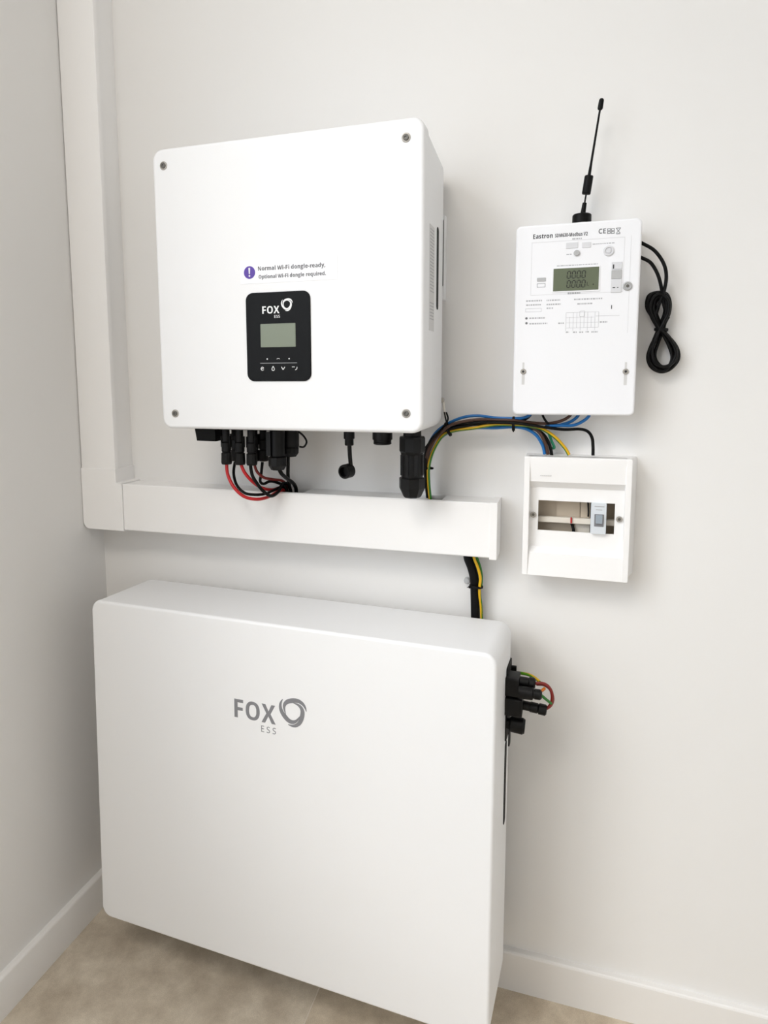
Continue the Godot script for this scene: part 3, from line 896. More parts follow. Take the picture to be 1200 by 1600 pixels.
	# below the trunking
	wire("black_conduit", "thick black conduit running from the trunking down behind the battery", [Vector3(0.7415, 0.7929, 0.0300), Vector3(0.7419, 0.7816, 0.0280), Vector3(0.7474, 0.7647, 0.0240), Vector3(0.7513, 0.7454, 0.0200), Vector3(0.7523, 0.7215, 0.0172), Vector3(0.7531, 0.6936, 0.0160), Vector3(0.7542, 0.6547, 0.0160)], M.soft_black, 0.0075)
	wire("earth_wire", "green and yellow wire strapped along the thick black conduit", [Vector3(0.7497, 0.7950, 0.0360), Vector3(0.7522, 0.7840, 0.0340), Vector3(0.7587, 0.7662, 0.0301), Vector3(0.7622, 0.7495, 0.0273), Vector3(0.7612, 0.7350, 0.0260), Vector3(0.7611, 0.7187, 0.0230), Vector3(0.7637, 0.6938, 0.0200), Vector3(0.7651, 0.6567, 0.0180)], M.yellow, 0.0024, g, M.green, 0.55, 0.4)
	wire("earth_wire", "short green wire hugging the conduit top under the trunking", [Vector3(0.7530, 0.7938, 0.0300), Vector3(0.7571, 0.7807, 0.0280), Vector3(0.7622, 0.7630, 0.0248), Vector3(0.7637, 0.7460, 0.0218), Vector3(0.7621, 0.7310, 0.0200)], M.green, 0.0022, g)
	tie("black cable tie strapping the conduit below the trunking", Vector3(0.7548, 0.7328, 0.0210), Vector3(0.05, 1, 0), 0.0115, 0.0095, Vector3(-0.006, -0.0005, 0.003))
	var t := thing("wall_clip", "small round grey clip on the wall beside the conduit", "clip", Vector3(0.7367, 0.7360, 0.0000))
	var st := mb()
	lathe(st, Vector3(0.7372, 0.7360, 0.0000), Vector3.BACK, [[0.0055, 0.0], [0.0055, 0.006], [0.004, 0.0085], [0.0, 0.009]], 20)
	part("head", st, M.grey_button, t)

# ------------------------------------------------------------------ battery
func battery() -> void:
	var t := thing("storage_battery", "large white slab battery case with grey logo standing before the wall", "battery", Vector3.ZERO)
	t.basis = Basis(Vector3.RIGHT, -0.0249) * Basis(Vector3.UP, -0.0443)
	t.position = Vector3(0.4618, 0.3960, 0.1113)
	var w := 0.7046
	var h := 0.5928
	var d := 0.0853
	var st := mb()
	loft(st, rrect(0, 0, w, h, 0.019, 10), rounded(-d, d - 0.004, 0.03, 0.0002, 10))
	part("case", st, M.coat, t, "", true)
	st = mb()
	loft(st, rrect(0, 0, w + 0.0008, h + 0.0008, 0.0194, 10), rounded(d - 0.009, d, 0.0003, 0.005, 6))
	part("front_cover", st, M.coat, t, "", true)
	# printed logo
	var a: Vector3 = Vector3(-0.0297, 0.1491, 0.0853)
	words("lettering", "FOX", M.print_grey, t, Vector3(a.x, a.y, d), 0.0748, 0.031, true, Basis.IDENTITY, true)
	a = Vector3(-0.0051, 0.1225, 0.0853)
	words("lettering", "E S S", M.print_grey, t, Vector3(a.x, a.y, d), 0.0262, 0.0105, false, Basis.IDENTITY, true)
	st = mb()
	a = Vector3(0.0381, 0.1609, 0.0853)
	emblem(st, Transform3D(Basis.IDENTITY, Vector3(a.x, a.y, d)), 0.0235)
	part("emblem", st, M.print_grey, t, "", true)
	# right side: connector plate, slot and handle groove
	var sx := w / 2
	var side := Basis(Vector3(0, 0, -1), Vector3.UP, Vector3.RIGHT)
	var inv := t.transform.affine_inverse()
	var pl: Vector3 = inv * Vector3(0.8155, 0.5746, 0.0829)
	st = mb()
	loft(st, rrect(0, 0, 0.05, 0.118, 0.004, 3), chamfered(-0.004, 0.0018, 0.0006), Transform3D(side, Vector3(sx, pl.y, pl.z)))
	part("connector_plate", st, M.soft_black, t, "", true)
	var s0: Vector3 = inv * Vector3(0.8147, 0.5122, 0.1022)
	var s1: Vector3 = inv * Vector3(0.8151, 0.3764, 0.0980)
	st = mb()
	loft(st, rrect(0, 0, 0.017, s0.y - s1.y, 0.006, 4), [[0.0, -0.004, 1, 0], [0.0, 0.0009, 1, 0]], Transform3D(side, Vector3(sx, (s0.y + s1.y) / 2, (s0.z + s1.z) / 2)))
	part("handle_slot", st, M.soft_black, t, "long narrow black slot", true)
	st = mb()
	var hb: Vector3 = inv * Vector3(0.8165, 0.5016, 0.0619)
	loft(st, rrect(0, 0, 0.014, 0.03, 0.003, 3), chamfered(-0.004, 0.002, 0.0006), Transform3D(side, Vector3(sx, hb.y, hb.z)))
	part("fuse_cover", st, M.black, t, "", true)
	# sockets that the plugs sit in
	var edge := 0.8156
	for q in [[0.6231, 0.5942, 0.8342], [0.5911, 0.5630, 0.8397]]:
		st = mb()
		loft(st, rrect(0, 0, 0.034, q[0] - q[1], 0.003, 3), chamfered(-0.012, q[2] - edge, 0.001), Transform3D(side, Vector3(edge, (q[0] + q[1]) / 2, 0.1)))
		part("socket", st, M.black, t)
	st = mb()
	var k: Vector3 = Vector3(0.8212, 0.5438, 0.1000)
	lathe(st, k + Vector3(-0.012, 0, 0), Vector3(1, -0.06, 0), [[0.0, 0.0], [0.0085, 0.0], [0.0085, 0.011], [0.0118, 0.013], [0.0125, 0.031], [0.0105, 0.0345], [0.0, 0.0345]], 20)
	part("sealed_port", st, M.black, t, "round capped black port")

func battery_cables() -> void:
	# plug with two red leads
	var t := thing("battery_plug", "upper black plug with a red lead in the battery side", "connector", Vector3(0.8341, 0.6175, 0.1000), "battery plugs")
	var st := mb()
	var a: Vector3 = Vector3(0.8332, 0.6143, 0.1000)
	lathe(st, a, Vector3(1, -0.05, 0), [[0.0, 0.0], [0.0075, 0.0], [0.0075, 0.014], [0.0088, 0.0155], [0.0088, 0.0225], [0.006, 0.0245], [0.0, 0.0245]], 16)
	part("body", st, M.black, t)
	st = mb()
	tube(st, [Vector3(0.8542, 0.6131, 0.1000), Vector3(0.8664, 0.6154, 0.1000), Vector3(0.8758, 0.6121, 0.1000), Vector3(0.8816, 0.6023, 0.0990), Vector3(0.8824, 0.5897, 0.0980), Vector3(0.8785, 0.5788, 0.0980), Vector3(0.8721, 0.5742, 0.0990)], 0.0024, 10)
	part("lead", st, M.dull_red, t, "red lead")
	t = thing("battery_plug", "middle black gland plug with green leads in the battery side", "connector", Vector3(0.8354, 0.6101, 0.1150), "battery plugs")
	st = mb()
	a = Vector3(0.8337, 0.6038, 0.1150)
	lathe(st, a, Vector3(1, 0, 0), [[0.0, 0.0], [0.0095, 0.0], [0.0095, 0.021], [0.007, 0.022], [0.007, 0.0235], [0.0078, 0.024], [0.0078, 0.032], [0.005, 0.0345], [0.0, 0.0345]], 16)
	part("body", st, M.black, t)
	st = mb()
	tube(st, [Vector3(0.8646, 0.6052, 0.1150), Vector3(0.8711, 0.5987, 0.1120), Vector3(0.8766, 0.5916, 0.1060), Vector3(0.8812, 0.5853, 0.1000)], 0.0021, 10)
	part("lead", st, M.green, t, "dark green lead")
	st = mb()
	tube(st, [Vector3(0.8625, 0.6066, 0.1120), Vector3(0.8669, 0.6059, 0.1060), Vector3(0.8712, 0.6079, 0.1000)], 0.0022, 10)
	part("marker_sleeve", st, M.orange, t, "orange marker sleeve")
	t = thing("battery_plug", "lower long black plug reaching furthest from the battery side", "connector", Vector3(0.8398, 0.5749, 0.1000), "battery plugs")
	st = mb()
	a = Vector3(0.8379, 0.5767, 0.1000)
	lathe(st, a, Vector3(1, -0.10, 0), [[0.0, 0.0], [0.007, 0.0], [0.007, 0.012], [0.0078, 0.0135], [0.0078, 0.0235], [0.0066, 0.025], [0.0084, 0.026], [0.0084, 0.0355], [0.0062, 0.0375], [0.0, 0.0375]], 16)
	part("body", st, M.black, t)
	wire("red_battery_lead", "second red lead bowing outermost round the battery plugs", [Vector3(0.8728, 0.5719, 0.0920), Vector3(0.8802, 0.5762, 0.0900), Vector3(0.8836, 0.5881, 0.0900), Vector3(0.8795, 0.6019, 0.0900), Vector3(0.8700, 0.6097, 0.0925), Vector3(0.8586, 0.6100, 0.0944)], M.dull_red, 0.0022)
	wire("earth_wire", "bright green and yellow wire across the top of the battery plugs", [Vector3(0.8201, 0.6090, 0.0600), Vector3(0.8347, 0.6138, 0.0700), Vector3(0.8479, 0.6159, 0.0780), Vector3(0.8580, 0.6137, 0.0840), Vector3(0.8630, 0.6118, 0.0892)], plain(Color(0.36, 0.62, 0.12), 0.4), 0.0024, "coloured mains wires", M.yellow, 0.4, 1.0)
	t = thing("cable_clip", "small black clip on the battery edge above its plugs", "clip", Vector3(0.8216, 0.6129, 0.0550))
	st = mb()
	loft(st, rrect(0, 0, 0.006, 0.01, 0.0015, 3), chamfered(-0.008, 0.004, 0.0006), aim(Vector3(0.8220, 0.6151, 0.0600), Vector3(1, 0, 0)))
	part("body", st, M.soft_black, t)

# ------------------------------------------------------------------ electricity meter
func dashes(st: SurfaceTool, rng: RandomNumberGenerator, x0: float, x1: float, y: float, h: float, z: float, lo := 0.0015, hi := 0.005) -> void:
	var x := x0
	while x < x1:
		var l := minf(rng.randf_range(lo, hi), x1 - x)
		bx(st, Vector3(x, y - h / 2, z), Vector3(x + l, y + h / 2, z + 0.0003))
		x += l + 0.0009

func frame(st: SurfaceTool, x0: float, x1: float, y0: float, y1: float, z: float, t: float) -> void:
	bx(st, Vector3(x0, y0, z), Vector3(x1, y0 + t, z + 0.0003))
	bx(st, Vector3(x0, y1 - t, z), Vector3(x1, y1, z + 0.0003))
	bx(st, Vector3(x0, y0 + t, z), Vector3(x0 + t, y1 - t, z + 0.0003))
	bx(st, Vector3(x1 - t, y0 + t, z), Vector3(x1, y1 - t, z + 0.0003))

func digit_zero(st: SurfaceTool, x: float, y: float, w: float, h: float, z: float) -> void:
	var s := w * 0.27
	for k in [[0, 1, 0], [0, -1, 0], [-1, 0.5, 1], [1, 0.5, 1], [-1, -0.5, 1], [1, -0.5, 1]]:
		var c := Vector3(x + k[0] * w / 2 + (k[1] * h / 2) * 0.08, y + k[1] * h / 2, z)
		var e := Vector3(s / 2, h / 4 - s * 0.35, 0.0002) if k[2] else Vector3(w / 2 - s * 0.55, s / 2, 0.0002)
		bx(st, c - e, c + e)

func meter() -> void:
	var x0 := 0.8107
	var x1 := 0.9838
	var y0 := 1.0206
	var y1 := 1.2992
	var zf := 0.0600
	var t := thing("electricity_meter", "white electricity meter with small screen and antenna high on the wall", "meter", Vector3((x0 + x1) / 2, y0, 0.0))
	var st := mb()
	loft(st, rrect((x0 + x1) / 2, (y0 + y1) / 2, x1 - x0 - 0.004, y1 - y0 - 0.004, 0.006), chamfered(0.0, 0.034, 0.0006))
	part("base", st, M.meter, t)
	st = mb()
	loft(st, rrect((x0 + x1) / 2, (y0 + y1) / 2, x1 - x0, y1 - y0, 0.008, 8), rounded(0.0345, zf, 0.0004, 0.0035, 5))
	var c := part("front_cover", st, M.meter, t)
	# faintly raised face plate edge
	st = mb()
	frame(st, 0.8336, 0.9616, 1.1979, 1.2741, zf - 0.0001, 0.0005)
	part("face_line", st, M.hairline, t)
	st = mb()
	bx(st, Vector3(0.9698, 1.1398, zf - 0.0001), Vector3(0.9698 + 0.0004, 1.2755, zf + 0.0002))
	part("face_line", st, M.hairline, t)
	# lettering
	words("lettering", "Eastron", M.print_dark, t, Vector3(0.8491, 1.2826, 0.0600), 0.0276, 0.0064, true)
	words("lettering", "SDM630-Modbus V2", M.print_dark, t, Vector3(0.8887, 1.2822, 0.0600), 0.0450, 0.0054, true)
	words("lettering", "CE", M.print_mid, t, Vector3(0.9309, 1.2841, 0.0600), 0.0098, 0.0068, true)
	st = mb()
	for q in [Vector3(0.9399, 1.2835, 0.0600), Vector3(0.9450, 1.2832, 0.0600)]:
		frame(st, q.x - 0.0023, q.x + 0.0023, q.y - 0.0036, q.y + 0.0036, zf - 0.0001, 0.0008)
		bx(st, Vector3(q.x - 0.001, q.y - 0.001, zf - 0.0001), Vector3(q.x + 0.001, q.y + 0.001, zf + 0.0002))
	var bn: Vector3 = Vector3(0.9523, 1.2831, 0.0600)
	tube(st, [bn + Vector3(-0.0028, 0.0032, 0), bn + Vector3(0.0026, -0.0034, 0)], 0.0004, 5, 1)
	tube(st, [bn + Vector3(0.0028, 0.0032, 0), bn + Vector3(-0.0026, -0.0034, 0)], 0.0004, 5, 1)
	bx(st, bn + Vector3(-0.0032, 0.0034, -0.0001), bn + Vector3(0.0032, 0.0042, 0.0002))
	bx(st, bn + Vector3(-0.0026, -0.0046, -0.0001), bn + Vector3(0.0026, -0.0036, 0.0002))
	part("approval_marks", st, M.print_mid, t)
	var rng := RandomNumberGenerator.new()
	rng.seed = 12
	st = mb()
	var z := zf - 0.0001
	var h := 0.0012
	dashes(st, rng, 0.8902, 0.9034, 1.2758, 0.0018, z)
	dashes(st, rng, 0.9185, 0.9478, 1.2667, h, z)
	dashes(st, rng, 0.8829, 0.8909, 1.2544, h, z)
	dashes(st, rng, 0.8699, 0.9265, 1.2388, h, z)
	dashes(st, rng, 0.8863, 0.9041, 1.1989, 0.0026, z, 0.001, 0.003)
	for a in [[0.8273, 0.8504, 1.1901], [0.8568, 0.8767, 1.1899], [0.8275, 0.8487, 1.1841], [0.8569, 0.8769, 1.1839], [0.8571, 0.8662, 1.1785], [0.8326, 0.8556, 1.1647], [0.8328, 0.8586, 1.1566], [0.8955, 0.9351, 1.1898], [0.9002, 0.9214, 1.1832], [0.8741, 0.8822, 1.1562], [0.9319, 0.9424, 1.1562], [0.8853, 0.8898, 1.1429], [0.8952, 0.9006, 1.1426], [0.9041, 0.9095, 1.1424], [0.9130, 0.9174, 1.1427], [0.9210, 0.9298, 1.1424]]:
		dashes(st, rng, a[0], a[1], a[2], 0.0020, z, 0.001, 0.0034)
	part("fine_print", st, M.print_pale, t)
	# wiring diagram
	st = mb()
	var dx0 := 0.8848
	var dx1 := 0.9301
	var dy0 := 1.1488
	var dy1 := 1.1709
	for k in 4:
		var yy := lerpf(dy0, dy1, k / 3.0)
		bx(st, Vector3(dx0, yy, z), Vector3(dx1 - (0.006 if k == 2 else 0.0), yy + 0.0003, z + 0.0003))
	for k in 10:
		var xx := lerpf(dx0, dx1, k / 9.0)
		bx(st, Vector3(xx, dy0 - (0.004 if k % 2 == 0 else 0.0), z), Vector3(xx + 0.0004, dy1 - (0.006 if k % 3 == 1 else 0.0), z + 0.0003))
	bx(st, Vector3(dx1 - 0.004, 1.1647, z), Vector3(0.9585, 1.1647 + 0.0004, z + 0.0003))
	frame(st, lerpf(dx0, dx1, 0.42), lerpf(dx0, dx1, 0.58), dy1 - 0.006, dy1 + 0.002, z, 0.0004)
	part("wiring_diagram", st, M.print_pale, t)
	st = mb()
	frame(st, 0.8267, 0.8498, 1.1738, 1.1789, z, 0.0004)
	part("symbol_frame", st, M.print_pale, t)
	st = mb()
	frame(st, 0.8425, 0.8544, 1.2092, 1.2148, z, 0.0005)
	part("symbol_frame", st, M.print_mid, t)
	for q in [Vector3(0.8284, 1.1647, 0.0600), Vector3(0.8286, 1.1576, 0.0600)]:
		st = mb()
		lathe(st, q, Vector3.BACK, [[0.0018, -0.0001], [0.0018, 0.0003], [0.0, 0.0003]], 10)
		part("symbol", st, M.print_mid, t)
	# screen
	var sx0 := 0.8655
	var sx1 := 0.9285
	var sy0 := 1.2024
	var sy1 := 1.2347
	st = slab(sx0 - 0.0022, sx1 + 0.0018, sy0 - 0.0022, sy1 + 0.0018, zf - 0.001, zf + 0.001, 0.0015, 0.0005)
	var b := part("screen_bezel", st, M.meter, t)
	st = slab(sx0, sx1, sy0, sy1, zf, zf + 0.0013, 0.0004, 0.0001)
	part("screen", st, M.lcd_dark, b, "dark grey-green screen reading zeros")
	st = mb()
	for r in 2:
		for k in 4:
			var u: float = sx0 + (sx1 - sx0) * (0.345 + 0.108 * k)
			var v: float = sy0 + (sy1 - sy0) * (0.70 if r == 0 else 0.29)
			digit_zero(st, u, v, 0.0044, 0.0098, zf + 0.0014)
	bx(st, Vector3(sx1 - 0.008, sy0 + 0.007, zf + 0.0012), Vector3(sx1 - 0.0066, sy0 + 0.0085, zf + 0.0015))
	bx(st, Vector3(sx0 + (sx1 - sx0) * 0.745, sy0 + 0.006, zf + 0.0012), Vector3(sx0 + (sx1 - sx0) * 0.755, sy0 + 0.0115, zf + 0.0015))
	bx(st, Vector3(sx0 + (sx1 - sx0) * 0.77, sy0 + 0.006, zf + 0.0012), Vector3(sx0 + (sx1 - sx0) * 0.79, sy0 + 0.007, zf + 0.0015))
	part("digits", st, M.segment, b)
	# buttons, terminals, lamps
	st = slab(0.8820, 0.8984, 1.2627, 1.2708, zf - 0.0005, zf + 0.0008, 0.0006, 0.0003)
	part("window", st, M.pale_button, t)
	st = slab(0.9041, 0.9160, 1.2624, 1.2700, zf - 0.0005, zf + 0.001, 0.0006, 0.0003)
	part("window", st, M.pale_button, t)
	st = mb()
	lathe(st, Vector3(0.8970, 1.2555, 0.0600), Vector3.BACK, [[0.0042, -0.0005], [0.0042, 0.0022], [0.0034, 0.003], [0.0, 0.003]], 24)
	part("button", st, M.grey_button, t, "round grey button")
	st = mb()
	lathe(st, Vector3(0.9405, 1.2560, 0.0600), Vector3.BACK, [[0.0072, -0.0005], [0.0072, 0.0014], [0.0062, 0.002], [0.0048, 0.002], [0.0044, 0.0008], [0.003, 0.0008], [0.003, 0.0022], [0.0, 0.0022]], 28)
	part("optical_port", st, M.pale_button, t)
	for a in [[0.8423, 0.8551, 1.2175, 1.2231]]:
		st = slab(a[0], a[1], a[2], a[3], zf - 0.0005, zf + 0.0008, 0.0012, 0.0003)
		part("pulse_lamp", st, M.grey_button, t, "small grey lamp cover")
	var cols := [M.pale_button, M.grey_button, M.pale_button]
	var spans := [[1.2300, 1.2399], [1.2166, 1.2287], [1.1973, 1.2157]]
	for k in 3:
		st = slab(0.9452, 0.9593, spans[k][0], spans[k][1], zf - 0.0005, zf + 0.0012, 0.0005, 0.0003)
		var key := part("key", st, cols[k], t)
		st = mb()
		if k == 0:
			bx(st, Vector3(0.9469, 1.2307, zf + 0.0008), Vector3(0.9469 + 0.0016, 1.2365, zf + 0.0015))
			part("mark", st, M.print_dark, key)
		elif k == 2:
			bx(st, Vector3(0.9475, 1.2036, zf + 0.0008), Vector3(0.9510, 1.2047, zf + 0.0015))
			bx(st, Vector3(0.9535, 1.2036, zf + 0.0008), Vector3(0.9553, 1.2047, zf + 0.0015))
			part("mark", st, M.print_dark, key)
	st = mb()
	lathe(st, Vector3(0.9675, 1.2056, 0.0600), Vector3.BACK, [[0.0063, -0.001], [0.0063, 0.0016], [0.0052, 0.0028], [0.0044, 0.0028], [0.004, 0.0018], [0.0, 0.0018]], 24)
	var sc := part("sealing_screw", st, M.grey_button, t, "grey sealing screw")
	st = mb()
	lathe(st, Vector3(0.9675, 1.2056, 0.0600) + Vector3(0, 0, 0.0018), Vector3.BACK, [[0.0022, -0.001], [0.0022, 0.0006], [0.0, 0.0006]], 16)
	part("screw_core", st, M.dark_steel, sc)
	st = mb()
	bx(st, Vector3(0.9473, 1.1759, 0.0600) + Vector3(-0.0006, -0.0015, -0.0001), Vector3(0.9472, 1.1786, 0.0600) + Vector3(0.0006, 0.0012, 0.0003))
	part("symbol", st, M.print_dark, t)
	# slotted cover screws
	for q in [Vector3(0.8256, 1.0858, 0.0600), Vector3(0.9697, 1.0847, 0.0600)]:
		st = mb()
		bx(st, q + Vector3(-0.0021, -0.0195, -0.0001), q + Vector3(0.0021, -0.0035, 0.0002))
		bx(st, q + Vector3(-0.0014, 0.0035, -0.0001), q + Vector3(0.0014, 0.0135, 0.0002))
		part("screw_slot", st, M.silver_label, t)
		st = mb()
		lathe(st, q, Vector3.BACK, [[0.0042, -0.0005], [0.0042, 0.0012], [0.0034, 0.002], [0.0, 0.002]], 24)
		var k := part("cover_screw", st, M.steel, t)
		st = mb()
		lathe(st, q + Vector3(0, 0, 0.0015), Vector3.BACK, [[0.0018, -0.001], [0.0018, 0.0009], [0.0, 0.0009]], 12)
		part("screw_core", st, M.print_dark, k)

func antenna() -> void:
	var z := 0.03
	var b: Vector3 = Vector3(0.9025, 1.3076, 0.0300)
	b.y = 1.2992
	var t := thing("whip_antenna", "thin black whip antenna rising from the top of the meter", "antenna", b)
	var st := mb()
	lathe(st, b, Vector3.UP, [[0.0, -0.001], [0.0118, -0.001], [0.0118, 0.0035], [0.0, 0.0035]], 28)
	part("washer", st, M.plastic, t)
	st = mb()
	var top: Vector3 = Vector3(0.9241, 1.4707, 0.0400)
	var b2 := b + Vector3(0, 0.0035, 0)
	lathe(st, b2, Vector3.UP, [[0.0, 0.0], [0.0132, 0.0], [0.0136, 0.001], [0.0134, 0.0115], [0.0122, 0.013], [0.0, 0.0135]], 28)
	part("magnet_base", st, M.rubber, t)
	var a: Vector3 = b2 + Vector3(0.001, 0.012, 0)
	var dir := (top - a).normalized()
	var len := (top - a).length()
	st = mb()
	lathe(st, a, dir, [[0.0046, 0.0], [0.0036, 0.004], [0.0030, 0.017], [0.0012, 0.018], [0.0012, 0.03], [0.0, 0.03]], 16)
	part("stem", st, M.rubber, t)
	st = mb()
	lathe(st, a, dir, [[0.0, 0.0285], [0.0055, 0.029], [0.0062, 0.0305], [0.0062, 0.0535], [0.0055, 0.055], [0.0, 0.0555]], 20)
	part("coil_sleeve", st, M.rubber, t)
	st = mb()
	lathe(st, a, dir, [[0.0023, 0.0555], [0.0017, 0.075], [0.0014, len - 0.012], [0.0, len - 0.012]], 12)
	part("whip", st, M.rubber, t)
	st = mb()
	lathe(st, a, dir, [[0.0, len - 0.0145], [0.0028, len - 0.014], [0.0037, len - 0.012], [0.0034, len - 0.001], [0.002, len + 0.001], [0.0, len + 0.001]], 16)
	part("tip", st, M.rubber, t)
	# spare antenna cable, coiled in a figure of eight
	var w: Vector3 = Vector3(1.0192, 1.1456, 0.0200)
	t = thing("antenna_cable", "black antenna cable coiled in a figure of eight beside the meter", "cable", w)
	st = mb()
	tube(st, [Vector3(0.9802, 1.2731, 0.0300), Vector3(0.9864, 1.2691, 0.0300), Vector3(1.0030, 1.2581, 0.0300), Vector3(1.0157, 1.2403, 0.0300), Vector3(1.0209, 1.2224, 0.0280), Vector3(1.0197, 1.2021, 0.0240), Vector3(1.0139, 1.1825, 0.0220), Vector3(1.0082, 1.1598, 0.0200)], 0.0025, 10)
	tube(st, [Vector3(0.9811, 1.2513, 0.0300), Vector3(0.9872, 1.2483, 0.0300), Vector3(0.9997, 1.2406, 0.0280), Vector3(1.0101, 1.2232, 0.0260), Vector3(1.0165, 1.2025, 0.0220), Vector3(1.0202, 1.1824, 0.0200), Vector3(1.0273, 1.1612, 0.0180)], 0.0025, 10)
	part("lead", st, M.rubber, t)
	var loops := [
		[[Vector3(1.0203, 1.1462, 0.0100), Vector3(1.0110, 1.1595, 0.0100), Vector3(0.9988, 1.1777, 0.0100), Vector3(0.9998, 1.1953, 0.0100), Vector3(1.0109, 1.2004, 0.0100), Vector3(1.0240, 1.1980, 0.0100), Vector3(1.0298, 1.1839, 0.0100), Vector3(1.0281, 1.1655, 0.0100), Vector3(1.0194, 1.1462, 0.0100), Vector3(1.0072, 1.1249, 0.0100), Vector3(1.0036, 1.1061, 0.0100), Vector3(1.0113, 1.0899, 0.0100), Vector3(1.0256, 1.0850, 0.0100), Vector3(1.0391, 1.0943, 0.0100), Vector3(1.0417, 1.1130, 0.0100), Vector3(1.0330, 1.1319, 0.0100), Vector3(1.0203, 1.1462, 0.0100)]],
		[[Vector3(1.0215, 1.1468, 0.0140), Vector3(1.0139, 1.1619, 0.0140), Vector3(1.0037, 1.1790, 0.0140), Vector3(1.0048, 1.1919, 0.0140), Vector3(1.0142, 1.1961, 0.0140), Vector3(1.0247, 1.1930, 0.0140), Vector3(1.0278, 1.1800, 0.0140), Vector3(1.0251, 1.1634, 0.0140), Vector3(1.0172, 1.1460, 0.0140), Vector3(1.0094, 1.1266, 0.0140), Vector3(1.0067, 1.1078, 0.0140), Vector3(1.0134, 1.0936, 0.0140), Vector3(1.0258, 1.0887, 0.0140), Vector3(1.0358, 1.0980, 0.0140), Vector3(1.0377, 1.1139, 0.0140), Vector3(1.0309, 1.1299, 0.0140), Vector3(1.0215, 1.1468, 0.0140)]],
		[[Vector3(1.0162, 1.1459, 0.0160), Vector3(1.0066, 1.1609, 0.0180), Vector3(0.9997, 1.1806, 0.0180), Vector3(1.0034, 1.1962, 0.0180), Vector3(1.0153, 1.1993, 0.0180), Vector3(1.0269, 1.1906, 0.0180), Vector3(1.0285, 1.1740, 0.0180), Vector3(1.0240, 1.1585, 0.0180), Vector3(1.0213, 1.1448, 0.0170), Vector3(1.0151, 1.1263, 0.0180), Vector3(1.0115, 1.1076, 0.0180), Vector3(1.0182, 1.0944, 0.0180), Vector3(1.0287, 1.0915, 0.0180), Vector3(1.0402, 1.1035, 0.0180), Vector3(1.0386, 1.1212, 0.0180), Vector3(1.0285, 1.1353, 0.0180), Vector3(1.0162, 1.1459, 0.0160)]],
		[[Vector3(1.0174, 1.1447, 0.0210), Vector3(1.0116, 1.1596, 0.0210), Vector3(1.0065, 1.1773, 0.0210), Vector3(1.0094, 1.1910, 0.0210), Vector3(1.0170, 1.1934, 0.0210), Vector3(1.0233, 1.1868, 0.0210), Vector3(1.0239, 1.1721, 0.0210), Vector3(1.0212, 1.1575, 0.0210), Vector3(1.0158, 1.1428, 0.0210), Vector3(1.0055, 1.1189, 0.0210), Vector3(1.0036, 1.1021, 0.0210), Vector3(1.0147, 1.0878, 0.0210), Vector3(1.0269, 1.0868, 0.0210), Vector3(1.0347, 1.1035, 0.0210), Vector3(1.0287, 1.1240, 0.0210), Vector3(1.0174, 1.1447, 0.0210)]],
	]
	loops.append([[Vector3(1.0161, 1.1463, 0.0250), Vector3(1.0077, 1.1604, 0.0250), Vector3(1.0018, 1.1771, 0.0250), Vector3(1.0063, 1.1925, 0.0250), Vector3(1.0156, 1.1958, 0.0250), Vector3(1.0254, 1.1863, 0.0250), Vector3(1.0261, 1.1698, 0.0250), Vector3(1.0200, 1.1545, 0.0250), Vector3(1.0123, 1.1353, 0.0250), Vector3(1.0071, 1.1150, 0.0250), Vector3(1.0113, 1.0981, 0.0250), Vector3(1.0228, 1.0915, 0.0250), Vector3(1.0337, 1.0960, 0.0250), Vector3(1.0390, 1.1107, 0.0250), Vector3(1.0314, 1.1293, 0.0250), Vector3(1.0161, 1.1463, 0.0250)]])
	loops.append([[Vector3(1.0215, 1.1454, 0.0065), Vector3(1.0156, 1.1606, 0.0065), Vector3(1.0097, 1.1776, 0.0065), Vector3(1.0126, 1.1905, 0.0065), Vector3(1.0195, 1.1921, 0.0065), Vector3(1.0233, 1.1845, 0.0065), Vector3(1.0231, 1.1697, 0.0065), Vector3(1.0177, 1.1530, 0.0065), Vector3(1.0099, 1.1307, 0.0065), Vector3(1.0029, 1.1081, 0.0065), Vector3(1.0081, 1.0918, 0.0065), Vector3(1.0216, 1.0841, 0.0065), Vector3(1.0354, 1.0887, 0.0065), Vector3(1.0451, 1.1037, 0.0065), Vector3(1.0408, 1.1225, 0.0065), Vector3(1.0215, 1.1454, 0.0065)]])
	for l in loops:
		st = mb()
		tube(st, l[0], 0.0024, 9, 6)
		part("coil", st, M.rubber, t)
	st = mb()
	var f := aim(Vector3(1.0188, 1.1459, 0.0155), Vector3(0.08, 1, 0))
	var poly := PackedVector2Array()
	for i in 20:
		var an := TAU * i / 20
		poly.append(Vector2(cos(an) * 0.0098, sin(an) * 0.0118))
	loft(st, poly, [[0.0007, -0.0022, 1, -0.3], [0.0, -0.0015, 1, 0], [0.0, 0.0015, 1, 0], [0.0007, 0.0022, 1, 0.3]], f)
	part("twist_tie", st, M.soft_black, t)

